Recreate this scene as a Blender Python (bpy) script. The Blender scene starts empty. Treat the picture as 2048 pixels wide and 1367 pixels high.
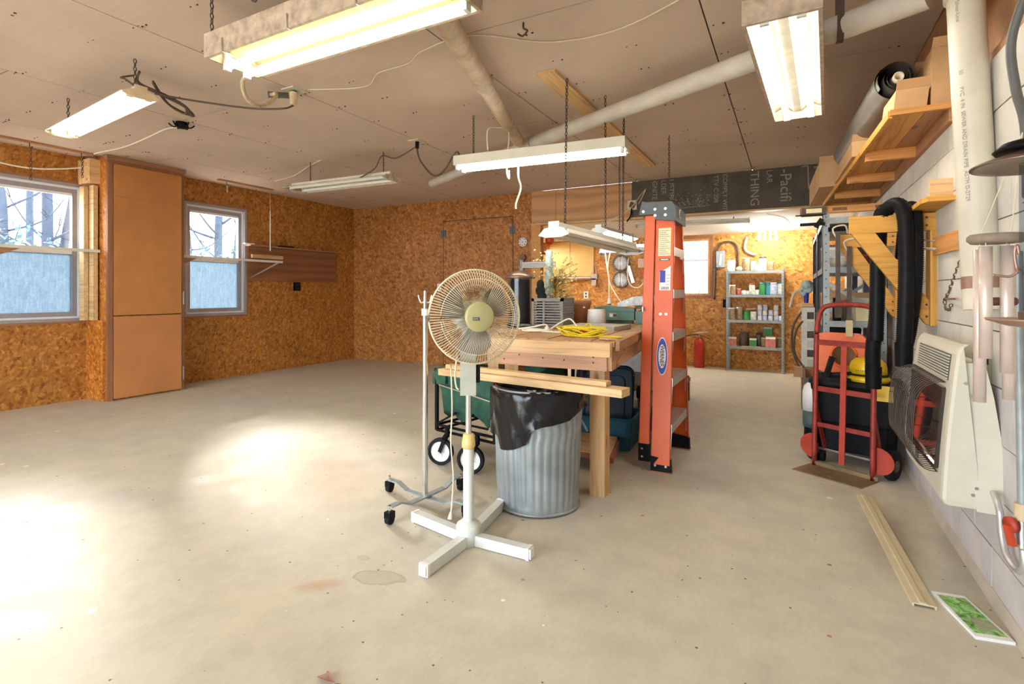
import bpy, math, random
from mathutils import Vector, Matrix, Euler
random.seed(7)
sc = bpy.context.scene
C = sc.collection
PI = math.pi

# ------------------------------------------------------------------ camera, sky, sun, exposure
FPX, HOR = 1060.0, 585.0
YAW = math.atan(558.0 / FPX)
cam_d = bpy.data.cameras.new('camera'); cam = bpy.data.objects.new('camera', cam_d); C.objects.link(cam)
cam_d.sensor_width = 36.0; cam_d.lens = 36.0 * FPX / 2048.0
cam_d.shift_y = -(683.5 - HOR) / 2048.0
cam_d.clip_start = 0.05; cam_d.clip_end = 300
cam.location = (0, 0, 1.12); cam.rotation_euler = (PI / 2, 0, YAW)
sc.camera = cam

world = bpy.data.worlds.new('sky'); sc.world = world; world.use_nodes = True
bg = world.node_tree.nodes['Background']
bg.inputs['Color'].default_value = (0.80, 0.89, 1.0, 1); bg.inputs['Strength'].default_value = 3.8

sun_d = bpy.data.lights.new('sun', 'SUN'); sun = bpy.data.objects.new('sun', sun_d); C.objects.link(sun)
sun_d.energy = 8.5; sun_d.angle = math.radians(14); sun_d.color = (1.0, 0.93, 0.85)
sun.rotation_euler = Vector((3.5, -1.6, -1.75)).to_track_quat('-Z', 'Y').to_euler()
def portal(loc, rot, sx, sy):     # openings of the room marked for the sampler; they give off no light of their own
    d = bpy.data.lights.new('portal', 'AREA'); d.shape = 'RECTANGLE'; d.size = sx; d.size_y = sy; d.cycles.is_portal = True
    o = bpy.data.objects.new('portal', d); C.objects.link(o); o.location = loc; o.rotation_euler = rot
portal((-6.75, 2.425, 1.54), (0, -PI / 2, 0), 1.42, .84); portal((-6.75, 4.31, 1.54), (0, -PI / 2, 0), 1.42, .84)
portal((-1.32, 8.65, 1.51), (-PI / 2, 0, 0), .46, .85); portal((-2.9, -2.72, 1.12), (PI / 2, 0, 0), 4.6, 2.2)
TUBE = 8.0            # strength of a lit fluorescent tube

vs = sc.view_settings
vs.view_transform = 'Standard'; vs.look = 'None'; vs.gamma = 1.0; vs.use_curve_mapping = False
vs.exposure = 1.92

# ------------------------------------------------------------------ materials
MATS = {}
def nt(name):
    m = bpy.data.materials.new(name); m.use_nodes = True
    t = m.node_tree; b = t.nodes['Principled BSDF']
    MATS[name] = m
    return m, t, b
def N(t, kind, **kw):
    n = t.nodes.new(kind)
    for k, v in kw.items(): setattr(n, k, v)
    return n
def rgba(c): return (c[0], c[1], c[2], 1)
def coords(t, scale=(1, 1, 1), rot=(0, 0, 0)):
    tc = N(t, 'ShaderNodeTexCoord'); mp = N(t, 'ShaderNodeMapping')
    mp.inputs['Scale'].default_value = scale; mp.inputs['Rotation'].default_value = rot
    t.links.new(tc.outputs['Object'], mp.inputs['Vector'])
    return mp.outputs['Vector']
def noise(t, vec, scale, detail=4, rough=.55, dist=0):
    n = N(t, 'ShaderNodeTexNoise'); n.inputs['Scale'].default_value = scale; n.inputs['Detail'].default_value = detail
    n.inputs['Roughness'].default_value = rough; n.inputs['Distortion'].default_value = dist
    t.links.new(vec, n.inputs['Vector']); return n
def ramp(t, fac, stops):
    r = N(t, 'ShaderNodeValToRGB'); e = r.color_ramp.elements
    while len(e) < len(stops): e.new(0.5)
    for i, (p, c) in enumerate(stops): e[i].position = p; e[i].color = rgba(c)
    t.links.new(fac, r.inputs['Fac']); return r.outputs['Color']
def mixc(t, fac, a, b, mode='MIX'):
    m = N(t, 'ShaderNodeMix', data_type='RGBA', blend_type=mode)
    for s, v in ((0, fac), (6, a), (7, b)):
        if hasattr(v, 'links') or hasattr(v, 'is_linked'): t.links.new(v, m.inputs[s])
        elif isinstance(v, (int, float)): m.inputs[s].default_value = v
        else: m.inputs[s].default_value = rgba(v)
    return m.outputs[2]
def bump(t, b, h, strength=.3, dist=.002):
    n = N(t, 'ShaderNodeBump'); n.inputs['Strength'].default_value = strength; n.inputs['Distance'].default_value = dist
    t.links.new(h, n.inputs['Height']); t.links.new(n.outputs['Normal'], b.inputs['Normal'])
def plain(name, c, rough=.5, metal=0, var=.12, scale=18, bmp=0, trans=0, alpha=1):
    if name in MATS: return MATS[name]
    m, t, b = nt(name)
    b.inputs['Roughness'].default_value = rough; b.inputs['Metallic'].default_value = metal
    b.inputs['Alpha'].default_value = alpha
    if max(c) < .03: b.inputs['Specular IOR Level'].default_value = .10 if rough > .3 else .4
    v = coords(t); n = noise(t, v, scale)
    lo = tuple(x * (1 - var) for x in c); hi = tuple(min(1, x * (1 + var)) for x in c)
    t.links.new(ramp(t, n.outputs['Fac'], [(.3, lo), (.7, hi)]), b.inputs['Base Color'])
    if bmp: bump(t, b, n.outputs['Fac'], bmp)
    return m
def wood(name, c, axis='x', rough=.6, dark=.62, knots=True, s=1.0):
    if name in MATS: return MATS[name]
    m, t, b = nt(name); b.inputs['Roughness'].default_value = rough
    k = {'x': (1.2, 22, 22), 'y': (22, 1.2, 22), 'z': (22, 22, 1.2)}[axis]
    v = coords(t, tuple(q * s for q in k)); n = noise(t, v, 1.6, 5, .6, .8)
    lo = tuple(x * dark for x in c); hi = tuple(min(1, x * 1.15) for x in c)
    col = ramp(t, n.outputs['Fac'], [(.3, lo), (.5, c), (.72, hi)])
    if knots:
        kk = {'x': (3, 9, 9), 'y': (9, 3, 9), 'z': (9, 9, 3)}[axis]
        vo = N(t, 'ShaderNodeTexVoronoi'); vo.inputs['Scale'].default_value = .9
        t.links.new(coords(t, kk), vo.inputs['Vector'])
        kf = ramp(t, vo.outputs['Distance'], [(.06, (1, 1, 1)), (.16, (0, 0, 0))])
        col = mixc(t, kf, col, tuple(x * .35 for x in c))
    t.links.new(col, b.inputs['Base Color']); bump(t, b, n.outputs['Fac'], .15, .001)
    return m
def osb(name, tint=(1, 1, 1), rough=.55):
    m, t, b = nt(name); b.inputs['Roughness'].default_value = rough
    v0 = coords(t); dn = noise(t, v0, 7, 3)
    def layer(scale, rot):
        v1 = coords(t, (1, 1, 1), rot); mp2 = N(t, 'ShaderNodeMapping'); mp2.inputs['Scale'].default_value = scale
        t.links.new(v1, mp2.inputs['Vector']); v = mp2.outputs['Vector']
        add = N(t, 'ShaderNodeVectorMath', operation='ADD'); t.links.new(v, add.inputs[0])
        sc_ = N(t, 'ShaderNodeVectorMath', operation='SCALE'); sc_.inputs['Scale'].default_value = 1.8
        t.links.new(dn.outputs['Color'], sc_.inputs[0]); t.links.new(sc_.outputs[0], add.inputs[1])
        vo = N(t, 'ShaderNodeTexVoronoi'); vo.inputs['Scale'].default_value = 1.0
        t.links.new(add.outputs[0], vo.inputs['Vector'])
        sep = N(t, 'ShaderNodeSeparateColor'); t.links.new(vo.outputs['Color'], sep.inputs[0])
        return sep.outputs[0], sep.outputs[1], vo.outputs['Distance']
    a, a2, ad = layer((40, 40, 13), (.45, .5, .2)); c, c2, cd = layer((38, 38, 12), (-.9, -1.0, .3)); d, d2, dd = layer((46, 46, 18), (1.35, 1.3, .9))
    mx = N(t, 'ShaderNodeMix', data_type='FLOAT'); gt = N(t, 'ShaderNodeMath', operation='GREATER_THAN'); gt.inputs[1].default_value = .5
    t.links.new(a2, gt.inputs[0]); t.links.new(gt.outputs[0], mx.inputs[0]); t.links.new(a, mx.inputs[2]); t.links.new(c, mx.inputs[3])
    mx2 = N(t, 'ShaderNodeMix', data_type='FLOAT'); mx2.inputs[0].default_value = .3
    t.links.new(mx.outputs[0], mx2.inputs[2]); t.links.new(d, mx2.inputs[3])
    T_ = lambda q: tuple(q[i] * tint[i] for i in range(3))
    col = ramp(t, mx2.outputs[0], [(.05, T_((.23, .072, .008))), (.3, T_((.39, .145, .020))), (.62, T_((.48, .195, .034))), (.95, T_((.63, .315, .075)))])
    big = noise(t, v0, 1.3, 3)
    col = mixc(t, .35, col, ramp(t, big.outputs['Fac'], [(.3, (.55, .5, .45)), (.7, (1.1, 1.05, 1.0))]), 'MULTIPLY')
    t.links.new(col, b.inputs['Base Color']); bump(t, b, mx2.outputs[0], .25, .002)
    return m
def emis(name, c, s):
    m, t, b = nt(name); b.inputs['Base Color'].default_value = rgba((.9, .9, .9))
    b.inputs['Emission Color'].default_value = rgba(c); b.inputs['Emission Strength'].default_value = s
    n = noise(t, coords(t), 3); t.links.new(ramp(t, n.outputs['Fac'], [(0, tuple(x * .97 for x in c)), (1, c)]), b.inputs['Emission Color'])
    return m
def glass(name, tint=(1, 1, 1), gl=.07, rough=.02):
    m, t, b = nt(name); out = t.nodes['Material Output']
    tr = N(t, 'ShaderNodeBsdfTransparent'); g = N(t, 'ShaderNodeBsdfGlossy'); mx = N(t, 'ShaderNodeMixShader')
    n = noise(t, coords(t), 4); t.links.new(ramp(t, n.outputs['Fac'], [(0, tuple(x * .97 for x in tint)), (1, tint)]), tr.inputs['Color'])
    g.inputs['Roughness'].default_value = rough; mx.inputs[0].default_value = gl
    t.links.new(tr.outputs[0], mx.inputs[1]); t.links.new(g.outputs[0], mx.inputs[2]); t.links.new(mx.outputs[0], out.inputs['Surface'])
    return m
def frosted(name):
    m, t, b = nt(name); out = t.nodes['Material Output']
    tr = N(t, 'ShaderNodeBsdfTransparent'); tr.inputs['Color'].default_value = (.8, .92, 1, 1)
    tl = N(t, 'ShaderNodeBsdfTranslucent'); mx = N(t, 'ShaderNodeMixShader'); mx.inputs[0].default_value = .96
    n = noise(t, coords(t, (60, 60, 9)), 1.0, 6, .7); n2 = noise(t, coords(t), 60, 3)
    col = ramp(t, n.outputs['Fac'], [(.3, (.135, .16, .18)), (.6, (.185, .215, .235)), (.8, (.22, .25, .265))])
    t.links.new(mixc(t, ramp(t, n2.outputs['Fac'], [(.35, (.5, .5, .5)), (.6, (0, 0, 0))]), col, (.10, .15, .20)), tl.inputs['Color'])
    t.links.new(tr.outputs[0], mx.inputs[1]); t.links.new(tl.outputs[0], mx.inputs[2]); t.links.new(mx.outputs[0], out.inputs['Surface'])
    return m

def concrete_floor():
    m, t, b = nt('concrete_floor')
    v = coords(t)
    n1 = noise(t, v, .8, 6, .6, .6); n2 = noise(t, v, 5, 6, .65); n3 = noise(t, coords(t, (40, 14, 1)), 1.5, 5, .7)
    col = ramp(t, n1.outputs['Fac'], [(.28, (.50, .485, .42)), (.45, (.58, .54, .435)), (.6, (.60, .55, .425)), (.75, (.63, .55, .405))])
    col = mixc(t, .55, col, ramp(t, n2.outputs['Fac'], [(.3, (.74, .75, .74)), (.6, (1.08, 1.06, 1.03))]), 'MULTIPLY')
    col = mixc(t, .3, col, ramp(t, n3.outputs['Fac'], [(.3, (.8, .8, .8)), (.65, (1.08, 1.08, 1.08))]), 'MULTIPLY')
    # small drips of paint and specks
    for sc_, thr, c in ((4.6, .05, (.84, .81, .68)), (6.1, .045, (.24, .19, .13)), (7.7, .05, (.42, .22, .15)), (19, .06, (.14, .12, .09))):
        vo = N(t, 'ShaderNodeTexVoronoi'); vo.inputs['Scale'].default_value = sc_; vo.inputs['Randomness'].default_value = 1
        mp = coords(t, (1, 1, .0)); t.links.new(mp, vo.inputs['Vector'])
        sep = N(t, 'ShaderNodeSeparateColor'); t.links.new(vo.outputs['Color'], sep.inputs[0])
        th = N(t, 'ShaderNodeMath', operation='MULTIPLY'); t.links.new(sep.outputs[0], th.inputs[0]); th.inputs[1].default_value = thr * 3
        sub = N(t, 'ShaderNodeMath', operation='SUBTRACT'); t.links.new(th.outputs[0], sub.inputs[0]); sub.inputs[1].default_value = thr * 1.35
        lt = N(t, 'ShaderNodeMath', operation='LESS_THAN'); t.links.new(vo.outputs['Distance'], lt.inputs[0]); t.links.new(sub.outputs[0], lt.inputs[1])
        col = mixc(t, lt.outputs[0], col, c)
    # water-mark, rust patch and smears, each with a shape of its own
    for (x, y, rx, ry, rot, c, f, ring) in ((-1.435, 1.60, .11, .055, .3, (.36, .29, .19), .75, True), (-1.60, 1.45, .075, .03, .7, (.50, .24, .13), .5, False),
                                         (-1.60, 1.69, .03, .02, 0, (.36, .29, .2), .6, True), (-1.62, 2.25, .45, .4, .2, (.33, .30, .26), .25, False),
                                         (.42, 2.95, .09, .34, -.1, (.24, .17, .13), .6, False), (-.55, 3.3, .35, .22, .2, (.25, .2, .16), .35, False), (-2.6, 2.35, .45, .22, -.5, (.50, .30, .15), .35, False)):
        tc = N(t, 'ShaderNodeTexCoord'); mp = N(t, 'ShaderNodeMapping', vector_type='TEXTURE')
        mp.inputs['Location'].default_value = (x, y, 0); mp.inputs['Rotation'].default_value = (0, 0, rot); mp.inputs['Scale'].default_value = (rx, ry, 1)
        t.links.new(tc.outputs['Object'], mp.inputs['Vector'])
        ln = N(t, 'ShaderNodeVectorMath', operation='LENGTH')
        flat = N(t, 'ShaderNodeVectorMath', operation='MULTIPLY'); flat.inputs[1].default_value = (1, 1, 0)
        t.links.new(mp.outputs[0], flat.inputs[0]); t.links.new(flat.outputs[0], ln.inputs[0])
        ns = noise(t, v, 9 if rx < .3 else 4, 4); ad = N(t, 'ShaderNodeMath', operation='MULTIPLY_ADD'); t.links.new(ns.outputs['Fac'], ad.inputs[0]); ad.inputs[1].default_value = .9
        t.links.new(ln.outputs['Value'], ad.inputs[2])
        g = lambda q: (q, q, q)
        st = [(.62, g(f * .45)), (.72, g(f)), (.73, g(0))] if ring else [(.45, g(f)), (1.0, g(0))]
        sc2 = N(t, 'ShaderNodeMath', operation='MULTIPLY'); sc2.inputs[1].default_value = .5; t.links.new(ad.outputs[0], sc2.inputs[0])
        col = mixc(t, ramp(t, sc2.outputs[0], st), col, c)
    t.links.new(col, b.inputs['Base Color'])
    t.links.new(ramp(t, n2.outputs['Fac'], [(.3, (.5, .5, .5)), (.7, (.7, .7, .7))]), b.inputs['Roughness'])
    b.inputs['Specular IOR Level'].default_value = .35
    bump(t, b, n3.outputs['Fac'], .12, .002)
    return m
def ceiling_mat():
    m, t, b = nt('ceiling_board'); b.inputs['Roughness'].default_value = .85
    v = coords(t); n = noise(t, v, .7, 4, .6, .5); n2 = noise(t, coords(t, (3, 40, 1)), 1.2, 4)
    col = ramp(t, n.outputs['Fac'], [(.3, (.56, .445, .35)), (.55, (.64, .515, .41)), (.75, (.69, .565, .46))])
    col = mixc(t, .25, col, ramp(t, n2.outputs['Fac'], [(.3, (.8, .78, .75)), (.7, (1.05, 1.05, 1.05))]), 'MULTIPLY')
    t.links.new(col, b.inputs['Base Color']); return m
def plywood(name, c=(.42, .21, .08), axis='x'):
    m, t, b = nt(name); b.inputs['Roughness'].default_value = .6
    k = {'x': (1.0, 1, 7), 'y': (1, 1.0, 7), 'z': (6, 6, 1)}[axis]
    w = N(t, 'ShaderNodeTexWave', wave_type='BANDS', bands_direction='Z' if axis != 'z' else 'X'); w.inputs['Scale'].default_value = .35; w.inputs['Distortion'].default_value = 14
    w.inputs['Detail'].default_value = 3; w.inputs['Detail Scale'].default_value = .8
    t.links.new(coords(t, k), w.inputs['Vector'])
    col = ramp(t, w.outputs['Fac'], [(0, tuple(x * .8 for x in c)), (.5, c), (1, tuple(x * 1.1 for x in c))])
    vo = N(t, 'ShaderNodeTexVoronoi'); vo.inputs['Scale'].default_value = 3.2; t.links.new(coords(t, (1, 1, 1.7)), vo.inputs['Vector'])
    col = mixc(t, ramp(t, vo.outputs['Distance'], [(.05, (1, 1, 1)), (.09, (0, 0, 0))]), col, tuple(x * .3 for x in c))
    t.links.new(col, b.inputs['Base Color']); return m

M = MATS
plain('reflector_dim', (.10, .088, .06), .6, 0, .2, 14); plain('reflector_yellow', (.24, .21, .085), .5, 0, .1, 8)
concrete_floor(); ceiling_mat()
osb('osb_left', (.92, .92, .85)); osb('osb_back', (.92, .92, 1.15)); osb('osb_alcove', (1.25, 1.38, 1.5)); osb('osb_closet', (1.2, 1.05, .8))
plywood('plywood_header', (.56, .30, .13)); plywood('plywood_panel', (.27, .105, .042), 'y'); 
wood('pine', (.72, .46, .22), 'x'); wood('pine_y', (.72, .46, .22), 'y'); wood('pine_z', (.62, .38, .17), 'z')
wood('pale_pine', (.64, .43, .205), 'x', knots=False); wood('pink_pine', (.66, .36, .2), 'x'); wood('pink_pine_y', (.60, .33, .17), 'y')
wood('mustard', (.66, .33, .055), 'x', knots=True); wood('mustard_z', (.66, .33, .055), 'z')
wood('brown_board', (.40, .20, .09), 'y'); wood('brown_board_x', (.40, .20, .09), 'x'); wood('orange_wood', (.60, .27, .07), 'x'); wood('orange_wood_y', (.62, .29, .08), 'y')
wood('trim_brown', (.30, .13, .06), 'z', knots=False); wood('trim_brown_y', (.33, .15, .07), 'y', knots=False); wood('bench_top', (.47, .27, .12), 'y', knots=False, dark=.75)
wood('dark_wood', (.16, .08, .045), 'x', knots=False); wood('red_wood', (.34, .12, .06), 'x', knots=False)
plain('closet_door', (.50, .205, .056), .5, 0, .14, 2.2); plain('closet_door_lower', (.52, .215, .072), .42, 0, .12, 2.0)
plain('tan_block', (.70, .55, .34), .7, 0, .2, 9)
plain('white_paint', (.68, .66, .58), .45, 0, .06); plain('cream', (.63, .60, .48), .42, 0, .05, 8); plain('cream_dark', (.72, .62, .36), .45, 0, .06)
plain('white_plastic', (.84, .84, .80), .4, 0, .04); plain('white_enamel', (.66, .68, .63), .35, 0, .06, 12)
plain('fixture_white', (.74, .70, .60), .5, 0, .18, 14); plain('fixture_dusty', (.58, .48, .31), .85, 0, .35, 16, .3); plain('fixture_dusty_pale', (.46, .37, .28), .85, 0, .3, 22, .3)
plain('tube_off', (.86, .88, .84), .25, 0, .03); plain('rust_metal', (.22, .12, .07), .7, .5, .3)
emis('tube_lit', (1.0, .93, .80), TUBE); emis('tube_warm', (1.0, .94, .76), TUBE * .7); emis('led_strip', (1.0, .95, .84), TUBE * 1.2); emis('cfl_lit_tube', (1.0, .93, .8), 22.0); emis('cfl_lit', (1.0, .96, .88), 42.0)
plain('galvanised', (.33, .375, .39), .42, .55, .22, 6, .15); plain('steel', (.58, .58, .58), .3, .9, .12); plain('chrome', (.78, .78, .78), .16, 1, .04)
plain('aluminium', (.62, .62, .60), .4, .7, .1); plain('shelf_grey', (.33, .37, .37), .5, .3, .12); plain('shelf_dark', (.11, .125, .14), .55, .2, .15); plain('dark_steel', (.10, .075, .06), .6, .5, .3)
plain('black_plastic', (.007, .007, .008), .5, 0, .3); plain('black_matte', (.02, .02, .02), .75, 0, .3); plain('black_bag', (.008, .008, .010), .2, 0, .3, 16, .8)
plain('black_hose', (.011, .011, .012), .42, 0, .3); plain('rubber', (.02, .02, .022), .8, 0, .3)
plain('ladder_orange', (.72, .108, .011), .42, 0, .06, 10); plain('ladder_cap', (.075, .085, .085), .5, 0, .15); plain('label_yellow', (.86, .74, .45), .6, 0, .05); plain('blue_print', (.03, .045, .38), .5, 0, .05); plain('print_grey', (.35, .33, .3), .6, 0, .1)
plain('red_steel', (.30, .035, .022), .5, .2, .28, 22); plain('red_paint', (.42, .045, .02), .5, 0, .2, 14); plain('extinguisher_red', (.42, .022, .012), .35, 0, .08)
plain('teal_machine', (.13, .27, .255), .45, 0, .08); plain('teal_dark', (.05, .10, .09), .5, 0, .1); plain('blue_tote', (.012, .105, .17), .42, 0, .1); plain('navy_lid', (.006, .028, .055), .4, 0, .15)
plain('green_fabric', (.02, .085, .052), .75, 0, .35, 26, .5); plain('fan_grey', (.42, .43, .35), .45, 0, .06); plain('fan_blade', (.20, .195, .16), .3, 0, .05, 18, 0, 0, .96); plain('fan_cream', (.78, .68, .47), .45, 0, .05); plain('fan_hub', (.46, .42, .2), .35, 0, .05)
plain('collar_yellow', (.74, .55, .22), .4, 0, .08); plain('pvc', (.66, .62, .50), .45, 0, .10, 5); plain('pvc_duct', (.60, .56, .49), .55, 0, .12, 6); plain('wrapped_duct', (.55, .44, .30), .5, 0, .25, 12, .6)
plain('bronze', (.26, .18, .14), .35, .75, .1); plain('copper_brown', (.42, .27, .2), .4, .6, .15); plain('chime_tube', (.78, .66, .58), .35, .45, .08); plain('grey_wood', (.30, .23, .17), .8, 0, .2, 30)
plain('yellow_rope', (.86, .66, .02), .6, 0, .15, 60); plain('red_plastic', (.55, .06, .02), .45, 0, .1); plain('white_cord', (.80, .74, .60), .5, 0, .05); plain('cream_cord', (.74, .66, .5), .5, 0, .05); plain('brown_cord', (.09, .055, .04), .55, 0, .2); plain('grey_cord', (.12, .12, .11), .5, 0, .15)
plain('terracotta', (.43, .19, .10), .8, 0, .15); plain('vase_blue', (.45, .60, .58), .35, 0, .3, 30); plain('dry_leaf', (.62, .47, .19), .8, 0, .4, 30); plain('dry_stem', (.43, .38, .14), .8, 0, .3); plain('dry_flower', (.80, .60, .28), .8, 0, .3, 40)
plain('crate_grey', (.22, .205, .185), .7, 0, .12); plain('board_grey', (.46, .43, .35), .55, 0, .08); plain('tile_grey', (.36, .36, .33), .5, 0, .12)
plain('cardboard', (.58, .36, .17), .8, 0, .12, 6); plain('cardboard_dark', (.40, .22, .10), .8, 0, .15, 6); plain('vinyl_grey', (.15, .14, .12), .4, 0, .2, 8); plain('string', (.85, .75, .55), .8, 0, .1)
plain('hat_yellow', (.80, .52, .01), .35, 0, .05); plain('bright_orange', (.86, .15, .012), .45, 0, .06); plain('jar_glass', (.62, .63, .56), .12, 0, .25, 30); plain('jar_green', (.05, .28, .07), .4, 0, .1); plain('tin_white', (.70, .70, .68), .4, 0, .15, 40); plain('tin_blue', (.48, .54, .70), .4, 0, .3, 50); plain('tin_red', (.5, .09, .07), .5, 0, .15); plain('box_pink', (.62, .22, .16), .6, 0, .3, 30); plain('jar_amber', (.30, .20, .11), .25, 0, .4, 40); plain('jar_teal', (.05, .30, .34), .4, 0, .1); plain('dark_jar', (.10, .07, .05), .3, 0, .3, 30)
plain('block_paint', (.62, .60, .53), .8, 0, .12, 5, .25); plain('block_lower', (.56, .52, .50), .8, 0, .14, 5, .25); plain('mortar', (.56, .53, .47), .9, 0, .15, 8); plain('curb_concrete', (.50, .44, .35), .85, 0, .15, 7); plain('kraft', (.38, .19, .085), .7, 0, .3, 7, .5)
plain('dark_sheathing', (.105, .088, .07), .85, 0, .2, 6); plain('sheathing_print', (.36, .32, .27), .85, 0, .25, 60)
plain('alcove_ceiling', (.78, .75, .69), .8, 0, .06, 3); plain('dark_gap', (.07, .05, .035), .9, 0, .2); plain('slat_yellow', (.75, .50, .17), .55, 0, .05, 6); plain('window_grey', (.36, .34, .35), .45, .3, .08); plain('window_white', (.74, .77, .80), .4, 0, .04); plain('blind_blue', (.20, .22, .33), .6, 0, .15, 9)
plain('siding_white', (.80, .82, .86), .6, 0, .04, 4); plain('bark', (.034, .05, .078), .9, 0, .2, 9); plain('shrub_leaf', (.04, .085, .10), .8, 0, .35, 30); plain('pale_leaf_litter', (.46, .40, .32), .9, 0, .2, 3)
plain('rug_brown', (.15, .09, .065), .95, 0, .5, 60); plain('toe_plate', (.24, .16, .08), .6, .3, .3, 12); plain('strip_tan', (.62, .53, .33), .5, 0, .06); plain('paper_white', (.84, .84, .84), .6, 0, .03); plain('brush_tan', (.62, .5, .3), .8, 0, .1); plain('clear_plastic', (.55, .58, .56), .15, 0, .35, 30, .4); plain('mirror_dark', (.06, .05, .045), .15, .6, .2); plain('heater_pane', (.75, .72, .68), .06, 1.0, .03)
glass('window_glass'); glass('jacket_glass', (.70, .74, .80), .05, .2); frosted('frosted_pane')
def picture_mat():
    m, t, b = nt('plant_print'); b.inputs['Roughness'].default_value = .4
    n = noise(t, coords(t), 32, 5, .6, 1.0); n2 = noise(t, coords(t), 11, 3)
    c = ramp(t, n.outputs['Fac'], [(.33, (.06, .045, .02)), (.43, (.13, .30, .05)), (.52, (.22, .60, .12)), (.62, (.5, .72, .4)), (.75, (.45, .40, .28))])
    t.links.new(mixc(t, ramp(t, n2.outputs['Fac'], [(.52, (0, 0, 0)), (.58, (.8, .8, .8))]), c, (.35, .31, .22)), b.inputs['Base Color'])
picture_mat()

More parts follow.
